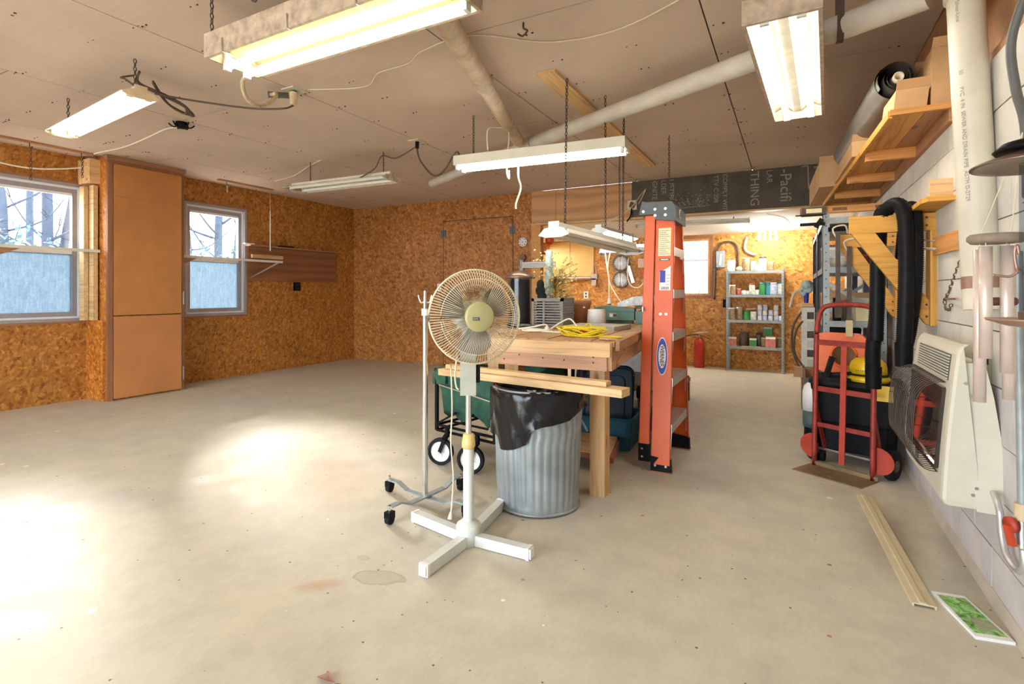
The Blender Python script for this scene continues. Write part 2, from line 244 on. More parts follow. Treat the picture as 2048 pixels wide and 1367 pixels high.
# ------------------------------------------------------------------ mesh helpers
V = Vector
class MB:
    def __init__(s): s.v = []; s.f = []; s.sm = []
    def add(s, vs_, fs, smooth=False):
        o = len(s.v); s.v += [V(p) for p in vs_]
        for f in fs: s.f.append([i + o for i in f]); s.sm.append(smooth)
        return s
    def box(s, a, b):
        x0, y0, z0 = a; x1, y1, z1 = b
        return s.add([(x0, y0, z0), (x1, y0, z0), (x1, y1, z0), (x0, y1, z0), (x0, y0, z1), (x1, y0, z1), (x1, y1, z1), (x0, y1, z1)],
                     [(0, 3, 2, 1), (4, 5, 6, 7), (0, 1, 5, 4), (1, 2, 6, 5), (2, 3, 7, 6), (3, 0, 4, 7)])
    def hexa(s, p):    # eight points, bottom loop then top loop
        return s.add(p, [(0, 3, 2, 1), (4, 5, 6, 7), (0, 1, 5, 4), (1, 2, 6, 5), (2, 3, 7, 6), (3, 0, 4, 7)])
    def bar(s, p, q, w, h, up=(0, 0, 1)):   # board from p to q; w sideways, h along up
        p, q = V(p), V(q); d = (q - p).normalized(); u = V(up)
        r = d.cross(u).normalized(); u = r.cross(d).normalized()
        pts = []
        for e in (p, q):
            for a, b in ((-1, -1), (1, -1), (1, 1), (-1, 1)): pts.append(e + r * (a * w / 2) + u * (b * h / 2))
        return s.add(pts, [(0, 1, 2, 3), (7, 6, 5, 4), (0, 4, 5, 1), (1, 5, 6, 2), (2, 6, 7, 3), (3, 7, 4, 0)])
    def bbox(s, a, b, r=.01):    # box with chamfered edges
        x0, y0, z0 = a; x1, y1, z1 = b
        return s.prism([(x0 + r, y0), (x1 - r, y0), (x1, y0 + r), (x1, y1 - r), (x1 - r, y1), (x0 + r, y1), (x0, y1 - r), (x0, y0 + r)], z0, z1)
    def prism(s, poly, z0, z1):
        n = len(poly); vs_ = [(x, y, z0) for x, y in poly] + [(x, y, z1) for x, y in poly]
        return s.add(vs_, [tuple(range(n - 1, -1, -1)), tuple(range(n, 2 * n))] + [(i, (i + 1) % n, n + (i + 1) % n, n + i) for i in range(n)])
    def extr(s, poly3, d):    # extrude a 3D polygon by vector d
        n = len(poly3); d = V(d); vs_ = [V(p) for p in poly3] + [V(p) + d for p in poly3]
        return s.add(vs_, [tuple(range(n - 1, -1, -1)), tuple(range(n, 2 * n))] + [(i, (i + 1) % n, n + (i + 1) % n, n + i) for i in range(n)])
    def frame(s, d):
        d = V(d).normalized(); a = V((0, 0, 1)) if abs(d.z) < .9 else V((1, 0, 0))
        r = d.cross(a).normalized(); return r, r.cross(d).normalized()
    def cyl(s, p, q, r0, r1=None, n=16, caps=True, smooth=True):
        r1 = r0 if r1 is None else r1; p, q = V(p), V(q); a, b = s.frame(q - p)
        vs_ = [c + (a * math.cos(2 * PI * i / n) + b * math.sin(2 * PI * i / n)) * r for c, r in ((p, r0), (q, r1)) for i in range(n)]
        s.add(vs_, [(i, (i + 1) % n, n + (i + 1) % n, n + i) for i in range(n)], smooth)
        if caps: s.add(vs_[:n], [tuple(range(n - 1, -1, -1))]); s.add(vs_[n:], [tuple(range(n))])
        return s
    def tube(s, pts, r, n=6, closed=False, rf=None):
        pts = [V(p) for p in pts]; k = len(pts); prev = None; vs_ = []
        for i, p in enumerate(pts):
            d = (pts[(i + 1) % k] - pts[i - 1]) if closed else (pts[min(i + 1, k - 1)] - pts[max(i - 1, 0)])
            d = d.normalized() if d.length > 1e-9 else V((0, 0, 1))
            if prev is None: a, b = s.frame(d)
            else:
                a = prev - d * prev.dot(d)
                a = a.normalized() if a.length > 1e-6 else s.frame(d)[0]
                b = d.cross(a).normalized()
            prev = a; rr = rf(i / (k - 1)) * r if rf else r
            vs_ += [p + (a * math.cos(2 * PI * j / n) + b * math.sin(2 * PI * j / n)) * rr for j in range(n)]
        fs = []
        for i in range(k if closed else k - 1):
            for j in range(n):
                i2 = (i + 1) % k; fs.append((i * n + j, i * n + (j + 1) % n, i2 * n + (j + 1) % n, i2 * n + j))
        if not closed: fs += [tuple(range(n - 1, -1, -1)), tuple(range((k - 1) * n, k * n))]
        return s.add(vs_, fs, True)
    def lathe(s, prof, c=(0, 0, 0), ax=(0, 0, 1), n=24, rmod=None, caps=True):   # prof: (radius, height)
        c = V(c); ax = V(ax).normalized(); a, b = s.frame(ax); vs_ = []
        for r, h in prof:
            for i in range(n):
                t_ = 2 * PI * i / n; rr = r * (rmod(t_, h) if rmod else 1)
                vs_.append(c + ax * h + (a * math.cos(t_) + b * math.sin(t_)) * rr)
        fs = [(k * n + i, k * n + (i + 1) % n, (k + 1) * n + (i + 1) % n, (k + 1) * n + i) for k in range(len(prof) - 1) for i in range(n)]
        if not caps and prof[0] == prof[-1]: pass
        if caps and prof[0][0] > 1e-5: fs.append(tuple(range(n - 1, -1, -1)))
        if caps and prof[-1][0] > 1e-5: fs.append(tuple(range((len(prof) - 1) * n, len(prof) * n)))
        return s.add(vs_, fs, True)
    def ell(s, c, rx, ry, rz, n=12, m=8):
        vs_ = [V(c) + V((rx * math.sin(PI * k / m) * math.cos(2 * PI * i / n), ry * math.sin(PI * k / m) * math.sin(2 * PI * i / n), rz * math.cos(PI * k / m))) for k in range(m + 1) for i in range(n)]
        return s.add(vs_, [(k * n + i, (k + 1) * n + i, (k + 1) * n + (i + 1) % n, k * n + (i + 1) % n) for k in range(m) for i in range(n)], True)
    def torus(s, c, ax, R, r, n=24, m=6, sx=1.0):
        a, b = s.frame(V(ax)); c = V(c)
        return s.tube([c + a * (R * sx * math.cos(2 * PI * i / n)) + b * (R * math.sin(2 * PI * i / n)) for i in range(n)], r, m, True)
    def chain(s, p, q, L=.03, r=.0028):
        p, q = V(p), V(q); d = q - p; k = max(2, int(d.length / (L * .78))); dn = d.normalized(); a, b = s.frame(dn)
        for i in range(k):
            c = p + d * ((i + .5) / k); u = a if i % 2 else b
            s.tube([c + dn * (L / 2 * math.sin(2 * PI * j / 8)) + u * (L * .27 * math.cos(2 * PI * j / 8)) for j in range(8)], r, 4, True)
        return s
    def build(s, name, mat, parent=None, at=None, local=False):
        me = bpy.data.meshes.new(name)
        org = V((0, 0, 0))
        if parent is not None and not local: org = parent.matrix_basis.translation if parent.parent is None else parent.parent.matrix_basis.translation
        if parent is None and at is not None: org = V(at)
        me.from_pydata([tuple(p - org) for p in s.v], [], s.f)
        me.polygons.foreach_set('use_smooth', s.sm)
        me.materials.append(M[mat]); me.update()
        o = bpy.data.objects.new(name, me); C.objects.link(o)
        if parent is not None: o.parent = parent
        elif at is not None: o.location = at
        return o
def tag(o, label, cat, group=None, kind=None):
    if label: o['label'] = label
    if cat: o['category'] = cat
    if group: o['group'] = group
    if kind: o['kind'] = kind
    return o
def thing(name, label, cat, loc=(0, 0, 0), rz=0, group=None):
    o = bpy.data.objects.new(name, None); C.objects.link(o); o.empty_display_size = .05
    o.location = loc; o.rotation_euler = (0, 0, rz)
    return tag(o, label, cat, group)
def struct(name, mb, mat, parent=None, label=None, kind='structure'):
    o = mb.build(name, mat, parent)
    if parent is None: o['kind'] = kind
    if label: o['label'] = label
    return o
def copy_tree(o, parent=None):
    c = o.copy(); C.objects.link(c); c.parent = parent
    for ch in list(o.children): copy_tree(ch, c)
    return c
def bez(pts, k=10):    # smooth curve through points (Catmull-Rom)
    pts = [V(p) for p in pts]; out = []
    for i in range(len(pts) - 1):
        p0, p1, p2, p3 = pts[max(i - 1, 0)], pts[i], pts[i + 1], pts[min(i + 2, len(pts) - 1)]
        for j in range(k):
            t_ = j / k
            out.append(.5 * ((2 * p1) + (p2 - p0) * t_ + (2 * p0 - 5 * p1 + 4 * p2 - p3) * t_ ** 2 + (3 * p1 - p0 - 3 * p2 + p3) * t_ ** 3))
    out.append(pts[-1]); return out
def text(name, body, size, mat, parent, origin, xdir, ydir, depth=.0006, align='LEFT', sx=1.0):
    cu = bpy.data.curves.new(name, 'FONT'); cu.body = body; cu.size = size; cu.extrude = depth; cu.align_x = align
    tmp = bpy.data.objects.new('tmp', cu); C.objects.link(tmp)
    dg = bpy.context.evaluated_depsgraph_get(); me = bpy.data.meshes.new_from_object(tmp.evaluated_get(dg))
    bpy.data.objects.remove(tmp); bpy.data.curves.remove(cu)
    x = V(xdir).normalized(); y = V(ydir).normalized(); z = x.cross(y)
    org = V((0, 0, 0)) if parent is None else (parent.matrix_basis.translation if parent.parent is None else parent.parent.matrix_basis.translation)
    for v in me.vertices: v.co = V(origin) - org + x * (v.co.x * sx) + y * v.co.y + z * v.co.z
    me.materials.clear(); me.materials.append(M[mat]); me.name = name
    o = bpy.data.objects.new(name, me); C.objects.link(o); o.parent = parent
    return o
# ------------------------------------------------------------------ the setting
XL, XR, YB, YA, ZC = -6.6, .66, 6.75, 8.5, 2.54
Y0 = -2.6            # wall behind the camera
struct('floor', MB().box((XL - .12, Y0, -.12), (XR + .12, YA + .12, 0)), 'concrete_floor')
ceil = struct('ceiling', MB().box((XL - .12, Y0, ZC + .012), (XR + .12, YB + .02, ZC + .1)), 'dark_gap')
cols = [XL, -5.775, -4.43, -3.09, -1.74, -.395, XR + .02]
cuts = [[Y0, .6, 3.3, 6.0, YB], [Y0, 1.5, 4.2, YB], [Y0, .1, 2.6, 5.35, YB], [Y0, 1.25, 4.0, YB], [Y0, -.3, 2.46, 5.37, YB], [Y0, 1.1, 3.75, 6.4, YB]]
for i in range(6):
    for j in range(len(cuts[i]) - 1):
        g = .004
        MB().box((cols[i] + g, cuts[i][j] + g, ZC), (cols[i + 1] - g, cuts[i][j + 1] - g, ZC + .013)).build('ceiling_panel', 'ceiling_board', ceil)
nl = MB()
for i in range(6):
    for e in (.03, .45, .9, -.03):
        x = cols[i] + e if e > 0 else cols[i + 1] + e
        for k in range(26):
            y = Y0 + .2 + k * .36 + random.uniform(-.03, .03)
            if y > YB - .1 or random.random() < .3: continue
            for dx in (0, random.uniform(.035, .06)):
                nl.cyl((x + dx, y + random.uniform(-.01, .01), ZC - .0012), (x + dx, y, ZC + .001), random.uniform(.004, .0075), None, 6, True, False)
o = nl.build('nail_heads', 'dark_gap', ceil); o['kind'] = 'stuff'

def wall_holes(name, mat, fixed, u0, u1, z0, z1, holes, axis, thick):   # axis 'x': wall at x=fixed spanning y; 'y': wall at y=fixed spanning x
    mb = MB(); us = sorted({u0, u1} | {h[0] for h in holes} | {h[1] for h in holes})
    for a, b in zip(us, us[1:]):
        zs = [(z0, z1)]
        for h in holes:
            if h[0] <= a and b <= h[1]: zs = [(z0, h[2]), (h[3], z1)]
        for c, d in zs:
            if d - c < 1e-4: continue
            if axis == 'x': mb.box((min(fixed, fixed + thick), a, c), (max(fixed, fixed + thick), b, d))
            else: mb.box((a, min(fixed, fixed + thick), c), (b, max(fixed, fixed + thick), d))
    return struct(name, mb, mat)
W1 = (2.0, 2.85, .825, 2.25); W2 = (3.885, 4.73, .825, 2.25)
wall_holes('wall_left', 'osb_left', XL, Y0, YB + .12, 0, ZC + .05, [W1, W2], 'x', -.12)
WB = struct('wall_back', MB().box((XL, YB, 0), (-4.755, YB + .12, ZC + .05)).box((-3.532, YB, 0), (-3.11, YB + .12, ZC + .05)).box((-4.755, YB, 2.225), (-3.532, YB + .12, ZC + .05)).box((-4.755, YB + .05, 0), (-3.532, YB + .12, 2.225)), 'osb_back')
MB().box((-3.24, YB - .012, 0), (-3.10, YB, 2.10)).build('corner_board', 'orange_wood_y', WB)
d1 = struct('door_1', MB().box((-4.743, YB - .001, .02), (-3.544, YB + .045, 2.213)), 'osb_back', None, 'flush strand-board door with two dark hinges')
MB().box((-4.755, YB + .004, 0), (-4.744, YB + .05, 2.225)).box((-3.543, YB + .004, 0), (-3.533, YB + .05, 2.225)).box((-4.755, YB + .004, 2.214), (-3.532, YB + .05, 2.224)).build('door_gap', 'dark_gap', d1)
for x, z in ((-3.545, 2.02), (-3.545, .3), (-4.745, 2.03)):
    MB().box((x - .045, YB - .006, z - .055), (x + .045, YB - .001, z + .055)).cyl((x, YB - .008, z - .055), (x, YB - .008, z + .055), .007, None, 8).build('hinge', 'shelf_dark', d1)
HD = struct('wall_header', MB().box((-3.24, YB + .012, 2.085), (XR, YB + .12, ZC)), 'dark_gap')
MB().box((-3.24, YB - .001, 2.09), (-2.87, YB + .012, ZC)).build('plywood_sheet', 'plywood_header', HD)
MB().box((-2.866, YB - .001, 2.09), (-1.812, YB + .012, ZC)).build('plywood_sheet', 'plywood_header', HD)
SH = MB().box((-1.806, YB - .012, 2.08), (XR, YB + .012, ZC)).build('fibre_sheathing', 'dark_sheathing', HD); SH['label'] = 'dark printed fibre sheathing board'
MB().box((-3.24, YB - .02, 2.065), (XR, YB + .12, 2.085)).build('edge_strip', 'pale_pine', HD)
for body, x, z, size in (('NON-COM', -1.53 - .0, 0, 0), ):
    pass
yt = YB - .0135
def tdown(body, x, ztop, size, sx=1.0):
    text('lettering', body, size, 'sheathing_print', SH, (x, yt, ztop), (0, 0, -1), (1, 0, 0), .0005, 'LEFT', sx)
tdown('GNITE', -1.545, 2.525, .085, .98); tdown('LDER', -1.435, 2.525, .085, .9); tdown('USTIBL', -1.345, 2.525, .095, .95)
tdown('TTV C 208', -.815, 2.525, .072, 1.0); tdown('COMPLY WITH', -.715, 2.525, .072, .98)
tdown('THING', -.415, 2.525, .13, 1.0); tdown('LAR', -.245, 2.525, .085, 1.0); tdown('-Pacifi', -.105, 2.52, .16, .98); tdown('P', .225, 2.525, .15, 1.1)
MB().bar((.165, yt, 2.53), (.175, yt, 2.27), .001, .012, (1, 0, 0)).bar((.175, yt, 2.27), (.43, yt, 2.53), .001, .012, (1, 0, 0)).bar((.10, yt, 2.52), (.165, yt, 2.53), .001, .012, (1, 0, 0)).build('triangle_mark', 'sheathing_print', SH)
sp = MB()
for k in range(130):
    x = random.choice((random.gauss(-1.18, .06), random.gauss(-.97, .05))); z = 2.17 + abs(random.gauss(0, .09))
    if z < 2.46: sp.bar((x, yt, z), (x + random.uniform(-.015, .015), yt, z + random.uniform(-.012, .012) + .004), .0008, .006, (1, 0, 0))
sp.bar((-1.33, yt, 2.155), (-.86, yt, 2.17), .0008, .005, (1, 0, 0)); o = sp.build('paint_flecks', 'sheathing_print', SH); o['kind'] = 'stuff'

# alcove behind the header
W3 = (-1.56, -1.085, 1.08, 1.945)
AB = wall_holes('wall_alcove_back', 'osb_alcove', YA, -4.6, XR + .12, 0, 2.2, [W3], 'y', .12)
struct('wall_alcove_left', MB().box((-4.6, YB + .12, 0), (-4.5, YA, 2.2)), 'osb_alcove')
struct('ceiling_alcove', MB().hexa([(-4.6, YB + .02, 2.085), (XR + .1, YB + .02, 2.085), (XR + .1, YA + .1, 1.995), (-4.6, YA + .1, 1.995), (-4.6, YB + .02, 2.2), (XR + .1, YB + .02, 2.2), (XR + .1, YA + .1, 2.2), (-4.6, YA + .1, 2.2)]), 'alcove_ceiling')
# right wall of painted block, framed wall above it, concrete footing
RW = struct('wall_right', MB().box((XR + .006, Y0, 0), (XR + .13, YA + .1, 1.965)), 'mortar')
bm = MB().box((-.02, 0, 0), (.012, .392, .1915)).build('block', 'block_paint', RW)
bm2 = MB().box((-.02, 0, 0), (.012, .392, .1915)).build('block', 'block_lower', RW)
first = {0: True, 1: True}
for r in range(10):
    for k in range(18):
        y = 1.32 + k * .3975 + (r % 2) * .199; z = .006 + r * .196
        if y + .39 > YA: continue
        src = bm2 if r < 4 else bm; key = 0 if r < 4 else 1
        if first[key]: o = src; first[key] = False
        else: o = src.copy(); C.objects.link(o)
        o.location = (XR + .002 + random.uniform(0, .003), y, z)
struct('wall_right_upper', MB().box((XR + .02, Y0, 1.965), (XR + .13, YA + .1, ZC + .05)), 'kraft')
MB().box((XR - .01, 2.2, 1.962), (XR + .02, YB, 2.0)).build('sill_plate', 'brown_board', bpy.data.objects['wall_right_upper'])
struct('trim_1', MB().hexa([(.635, Y0, 0), (XR + .01, Y0, 0), (XR + .01, YA, 0), (.635, YA, 0), (.643, Y0, .055), (XR + .01, Y0, .06), (XR + .01, YA, .06), (.643, YA, .055)]), 'curb_concrete', None, 'low concrete footing along the block wall')
wall_holes('wall_behind', 'osb_back', Y0, XL - .12, XR + .12, 0, ZC + .1, [(-5.2, -.6, 0, 2.24)], 'y', -.1)      # wide unseen doorway, added behind the camera to let in fill daylight
dfr = struct('fill_doorway', MB().box((-5.28, Y0 - .11, 0), (-5.2, Y0 + .02, 2.3)).box((-.6, Y0 - .11, 0), (-.52, Y0 + .02, 2.3)).box((-5.2, Y0 - .11, 2.24), (-.6, Y0 + .02, 2.3)), 'trim_brown')  # frame of the added daylight opening

# windows
def window(name, fixed, w, axis, lower_frost):
    u0, u1, z0, z1 = w
    def fr(t0, t1, d0, d1):   # rectangular ring, inset t0..t1 from the opening, depth d0..d1 (outward from the room)
        mb = MB()
        for a, b, c, d in ((u0 + t0, u1 - t0, z1 - t1, z1 - t0), (u0 + t0, u1 - t0, z0 + t0, z0 + t1), (u0 + t0, u0 + t1, z0 + t1, z1 - t1), (u1 - t1, u1 - t0, z0 + t1, z1 - t1)):
            if axis == 'x': mb.box((fixed - d1, a, c), (fixed - d0, b, d))
            else: mb.box((a, fixed + d0, c), (b, fixed + d1, d))
        return mb
    def bx(a, b, c, d, d0, d1):
        return MB().box((fixed - d1, a, c), (fixed - d0, b, d)) if axis == 'x' else MB().box((a, fixed + d0, c), (b, fixed + d1, d))
    big = axis == 'x'
    f = struct(name, fr(0, .03, -.006, .11), 'window_grey' if big else 'orange_wood_y')
    if big:
        fr(-.022, 0, -.01, .0).build('casing', 'trim_brown_y', f)
        fr(.03, .05, .02, .1).build('sash_outer', 'window_white', f)
        fr(.05, .095, .035, .09).build('sash_inner', 'window_grey', f)
        zm = 1.52
        bx(u0 + .095, u1 - .095, zm, zm + .045, .04, .085).build('meeting_rail', 'window_white', f)
        bx(u0 + .095, u1 - .095, zm + .045, z1 - .095, .058, .062).build('pane', 'window_glass', f)
        bx(u0 + .095, u1 - .095, z0 + .095, zm, .058, .062).build('pane', 'frosted_pane', f)['label'] = 'frosted lower pane'
        bx(u0 + .095, u1 - .095, z1 - .12, z1 - .095, .045, .075).build('sash_bead', 'window_white', f)
    else:
        bx(u0 + .03, u1 - .03, z0 + .03, z1 - .03, .055, .06).build('pane', 'window_glass', f)
        fr(-.045, 0, -.012, 0).build('casing', 'trim_brown_y', f)
        MB().tube(bez([(u1 - .16, fixed - .01, z0 + .03), (u1 - .15, fixed - .03, z0 + .06), (u1 - .13, fixed - .03, z0 + .08), (u1 - .13, fixed - .02, z0 + .1)], 5), .006).build('latch_handle', 'dark_steel', f)
    return f
window('window_1', XL, W1, 'x', True); window('window_2', XL, W2, 'x', True); w3 = window('window_3', YA, W3, 'y', False)

# outdoors: ground, trees, shrubs, the neighbouring clad wall
struct('ground', MB().box((-60, -40, -.5), (-6.8, 50, -.3)).box((-6.8, 8.7, -.5), (40, 50, -.3)).box((-6.8, -40, -.5), (40, -2.72, -.02)), 'pale_leaf_litter')  # pale leaf litter, lightened to bounce daylight up to the ceiling
def tree(label, x, y, h, r, lean, seed):
    rd = random.Random(seed); t_ = thing('bare_tree', label, 'tree', (x, y, -.3), 0, 'bare trees outside the windows')
    pts = [V((x + lean * k / 6 + rd.uniform(-.06, .06), y + lean * .8 * k / 6 + rd.uniform(-.06, .06), -.3 + h * k / 6)) for k in range(7)]
    MB().tube(bez(pts, 3), r, 8, False, lambda q: 1.15 - .7 * q).build('trunk', 'bark', t_)
    br = MB()
    for k in range(9):
        q = rd.uniform(.22, .9); i = int(q * 6); p = pts[i].lerp(pts[min(i + 1, 6)], q * 6 - i)
        a = rd.uniform(0, 2 * PI); L = rd.uniform(1.0, 2.2); d = V((math.cos(a) * .5, math.sin(a), rd.uniform(.2, .8)))
        p2 = p + d * L * .5 + V((0, 0, -.1)); p3 = p + d * L + V((0, rd.uniform(-.3, .3), rd.uniform(0, .4)))
        br.tube(bez([p, p2, p3], 4), r * .34, 5, False, lambda s_: 1 - .75 * s_)
        for m_ in range(4):
            e = p2.lerp(p3, rd.uniform(0, 1)); dd = V((rd.uniform(-.3, .3), rd.uniform(-.7, .7), rd.uniform(.1, .7)))
            br.tube([e, e + dd * .5, e + dd], r * .13, 4, False, lambda s_: 1 - .6 * s_)
    br.build('branches', 'bark', t_)
for i, (x, y, h, r, ln, lb) in enumerate(((-12.9, 4.50, 6.5, .08, -.5, 'leaning bare tree at the left edge of the near window'), (-13.0, 4.97, 7, .11, .0, 'thick straight bare tree in the middle of the near window'), (-13.3, 5.20, 7, .085, .6, 'leaning bare tree right in the near window'),
                                  (-13, 7.95, 7, .08, -.35, 'thin bare tree left in the far window'), (-13, 8.50, 7, .11, .05, 'thick bare tree in the middle of the far window'), (-13.2, 8.85, 7, .085, .5, 'leaning bare tree right in the far window'), (-18, 6.4, 8, .1, .3, 'distant bare tree behind the others'))):
    tree(lb, x, y, h, r, ln, 20 + i)
def shrub(label, x, y, z, rx, rz_, seed):
    rd = random.Random(seed); t_ = thing('shrub', label, 'shrub', (x, y, -.3), 0, 'shrubs outside the windows'); mb = MB()
    for k in range(650):
        while True:
            p = V((rd.uniform(-1, 1), rd.uniform(-1, 1), rd.uniform(-1, 1)))
            if p.length < 1: break
        c = V((x + p.x * rx, y + p.y * rx, z + p.z * rz_)); a = V((rd.uniform(-1, 1), rd.uniform(-1, 1), rd.uniform(-1, 1))).normalized() * .06; b = a.cross(V((rd.random(), rd.random(), 1))).normalized() * .03
        mb.add([c - a, c + b, c + a, c - b], [(0, 1, 2, 3)])
    mb.build('foliage', 'shrub_leaf', t_)
    st = MB()
    for k in range(5): st.tube([(x, y, -.3), (x + rd.uniform(-.3, .3), y + rd.uniform(-.3, .3), z)], .02, 5)
    st.build('stem', 'bark', t_)
shrub('pale green shrub outside the near window', -11, 3.65, 1.35, .95, .95, 3); shrub('pale green shrub outside the far window', -11.2, 7.0, 1.4, .9, .9, 4)
nb = thing('clad_house', 'white clapboard house wall seen through the alcove window', 'house', (-1.6, 10.6, -.3))
MB().box((-5, 10.62, -.3), (3, 10.8, 3.0)).build('wall_core', 'siding_white', nb)
for k in range(14):
    z = -.2 + k * .135
    if z > 1.6: break
    MB().hexa([(-5, 10.56, z), (3, 10.56, z), (3, 10.63, z), (-5, 10.63, z), (-5, 10.6, z + .145), (3, 10.6, z + .145), (3, 10.63, z + .145), (-5, 10.63, z + .145)]).build('clapboard', 'siding_white', nb)
MB().hexa([(-5, 10.0, 1.72), (3, 10.0, 1.72), (3, 10.7, 1.72), (-5, 10.7, 1.72), (-5, 10.0, 1.80), (3, 10.0, 1.80), (3, 10.75, 2.6), (-5, 10.75, 2.6)]).build('eave', 'blind_blue', nb)
# ------------------------------------------------------------------ left wall: closet, studs, shelves
ck = thing('storage_closet', 'tall built-in strand-board closet between the two windows', 'closet', (-6.4, 3.27, 0))
MB().box((-6.598, 2.885, 0), (-6.25, 3.655, 2.535)).build('body', 'osb_closet', ck)
MB().box((-6.25, 2.885, 0), (-6.215, 2.935, 2.535)).box((-6.25, 3.625, 0), (-6.215, 3.66, 2.535)).box((-6.25, 2.935, 2.46), (-6.215, 3.625, 2.535)).build('face_frame', 'trim_brown', ck)
MB().box((-6.30, 2.87, 2.49), (-6.195, 3.67, 2.535)).build('top_moulding', 'trim_brown_y', ck)
for nm, z0, z1, mt in (('upper_door', .885, 2.455, 'closet_door'), ('lower_door', .02, .872, 'closet_door_lower')):
    d = MB().box((-6.225, 2.94, z0), (-6.198, 3.62, z1)).build(nm, mt, ck)
    if nm == 'upper_door': MB().box((-6.199, 2.94, 2.12), (-6.1965, 3.62, 2.124)).build('panel_joint', 'trim_brown_y', d)
    MB().box((-6.20, 3.63, z0 + .1), (-6.19, 3.645, z0 + .25)).build('hinge', 'steel', d)
for k, (y, x, z1, lb) in enumerate(((2.80, -6.5, 2.22, 'pale upright stud nearest the near window'), (2.845, -6.41, 2.23, 'pale upright stud against the closet side'))):
    tag(MB().box((x - .045, y - .02, .835), (x + .045, y + .02, z1)).build('stud', 'pale_pine', None, None), lb, 'lumber', 'studs beside the closet')
tag(MB().box((-6.598, 2.79, 2.25), (-6.36, 2.884, 2.5)).build('header_block', 'pine_y', None), 'short wood header block above the studs beside the closet', 'lumber')
tag(MB().box((-6.598, 2.862, .0), (-6.26, 2.884, .835)).build('side_board', 'osb_closet', None), 'low strand-board panel under the studs by the closet', 'board')
def wshelf(y0, y1, yb, label, metal):
    t_ = thing('window_shelf', label, 'shelf', (-6.42, (y0 + y1) / 2, 1.53), 0, 'narrow shelves across the windows')
    MB().box((-6.50, y0, 1.545), (-6.35, y1, 1.562)).build('board', 'brown_board', t_)
    MB().box((-6.352, y0, 1.535), (-6.34, y1, 1.565)).build('front_edge', 'white_paint', t_)
    MB().extr([(-6.5, yb - .12, 1.545), (-6.5, yb + .14, 1.545), (-6.5, yb - .02, 1.47), (-6.5, yb - .12, 1.45)], (.14, 0, 0)).build('wood_bracket', 'brown_board', t_)
    if metal:
        y = y1 - .35
        MB().tube([(-6.59, y, 1.54), (-6.59, y, 1.31), (-6.36, y1 - .06, 1.54)], .012, 6).build('metal_bracket', 'white_enamel', t_)
    return t_
wshelf(1.55, 2.875, 2.12, 'narrow shelf across the near window with pale front edge', False)
wshelf(3.70, 5.11, 3.78, 'narrow shelf across the far window with white metal bracket', True)
pp = thing('plywood_backboard', 'dark plywood backboard with ledge on the left wall by the corner', 'board', (-6.59, 5.5, 1.28))
MB().box((-6.598, 4.74, 1.285), (-6.576, 6.32, 1.755)).build('panel', 'plywood_panel', pp)
MB().box((-6.598, 4.70, 1.757), (-6.47, 6.25, 1.775)).build('ledge', 'brown_board', pp)
tag(MB().box((-6.577, 4.78, 1.60), (-6.545, 5.28, 1.65)).build('wood_cleat', 'pine_y', None), 'small pale wooden cleat on the dark plywood backboard', 'lumber')
gl = MB()
for k in range(7): gl.ell((-6.52, 5.2 + k * .035, 1.789), .03, .035, .012, 8, 5)
tag(gl.build('work_gloves', 'black_matte', None), 'crumpled black gloves on the ledge of the backboard', 'gloves')
tag(MB().box((-6.52, 4.62, 1.776), (-6.47, 4.76, 1.79)).build('paper_strip', 'paper_white', None), 'small white strip at the end of the backboard ledge', 'paper')
ob = thing('wall_outlet', 'black outlet plate below the plywood backboard', 'outlet', (-6.6, 5.56, 1.2))
MB().box((-6.6, 5.50, 1.15), (-6.585, 5.62, 1.275)).build('plate', 'black_plastic', ob)
MB().box((-6.587, 5.53, 1.165), (-6.582, 5.59, 1.205)).box((-6.587, 5.53, 1.22), (-6.582, 5.59, 1.26)).build('socket', 'black_matte', ob)
def strip(y0, y1, hooks, label, links):
    t_ = thing('ceiling_cleat', label, 'lumber', (-6.32, (y0 + y1) / 2, ZC - .02), 0, 'wood cleats on the ceiling above the windows')
    MB().box((-6.34, y0, ZC - .018), (-6.29, y1, ZC)).build('board', 'brown_board', t_)
    for y, L in zip(hooks, links):
        MB().tube(bez([(-6.315, y, ZC - .015), (-6.315, y, ZC - .05), (-6.315, y + .015, ZC - .065), (-6.315, y + .02, ZC - .045)], 5), .004).build('hook', 'dark_steel', t_)
        MB().chain((-6.315, y + .008, ZC - .06), (-6.315, y + .008, ZC - .06 - L), .032, .0035).build('chain', 'rust_metal' if L > .15 else 'white_enamel', t_)
strip(1.2, 2.81, (2.29, 2.70), 'long wood cleat on the ceiling with hanging chains near the closet', (.3, .2))
strip(4.14, 4.92, (4.25,), 'short wood cleat on the ceiling above the far window', (.09,))
ps = thing('pull_rod', 'thin white rod hanging over the plywood backboard', 'rod', (-6.4, 4.95, 1.7))
MB().cyl((-6.4, 4.95, 2.25), (-6.4, 4.95, 2.53), .002, None, 5).build('string', 'white_cord', ps)
MB().cyl((-6.4, 4.95, 1.70), (-6.4, 4.95, 2.25), .006, None, 6).build('rod', 'white_enamel', ps)

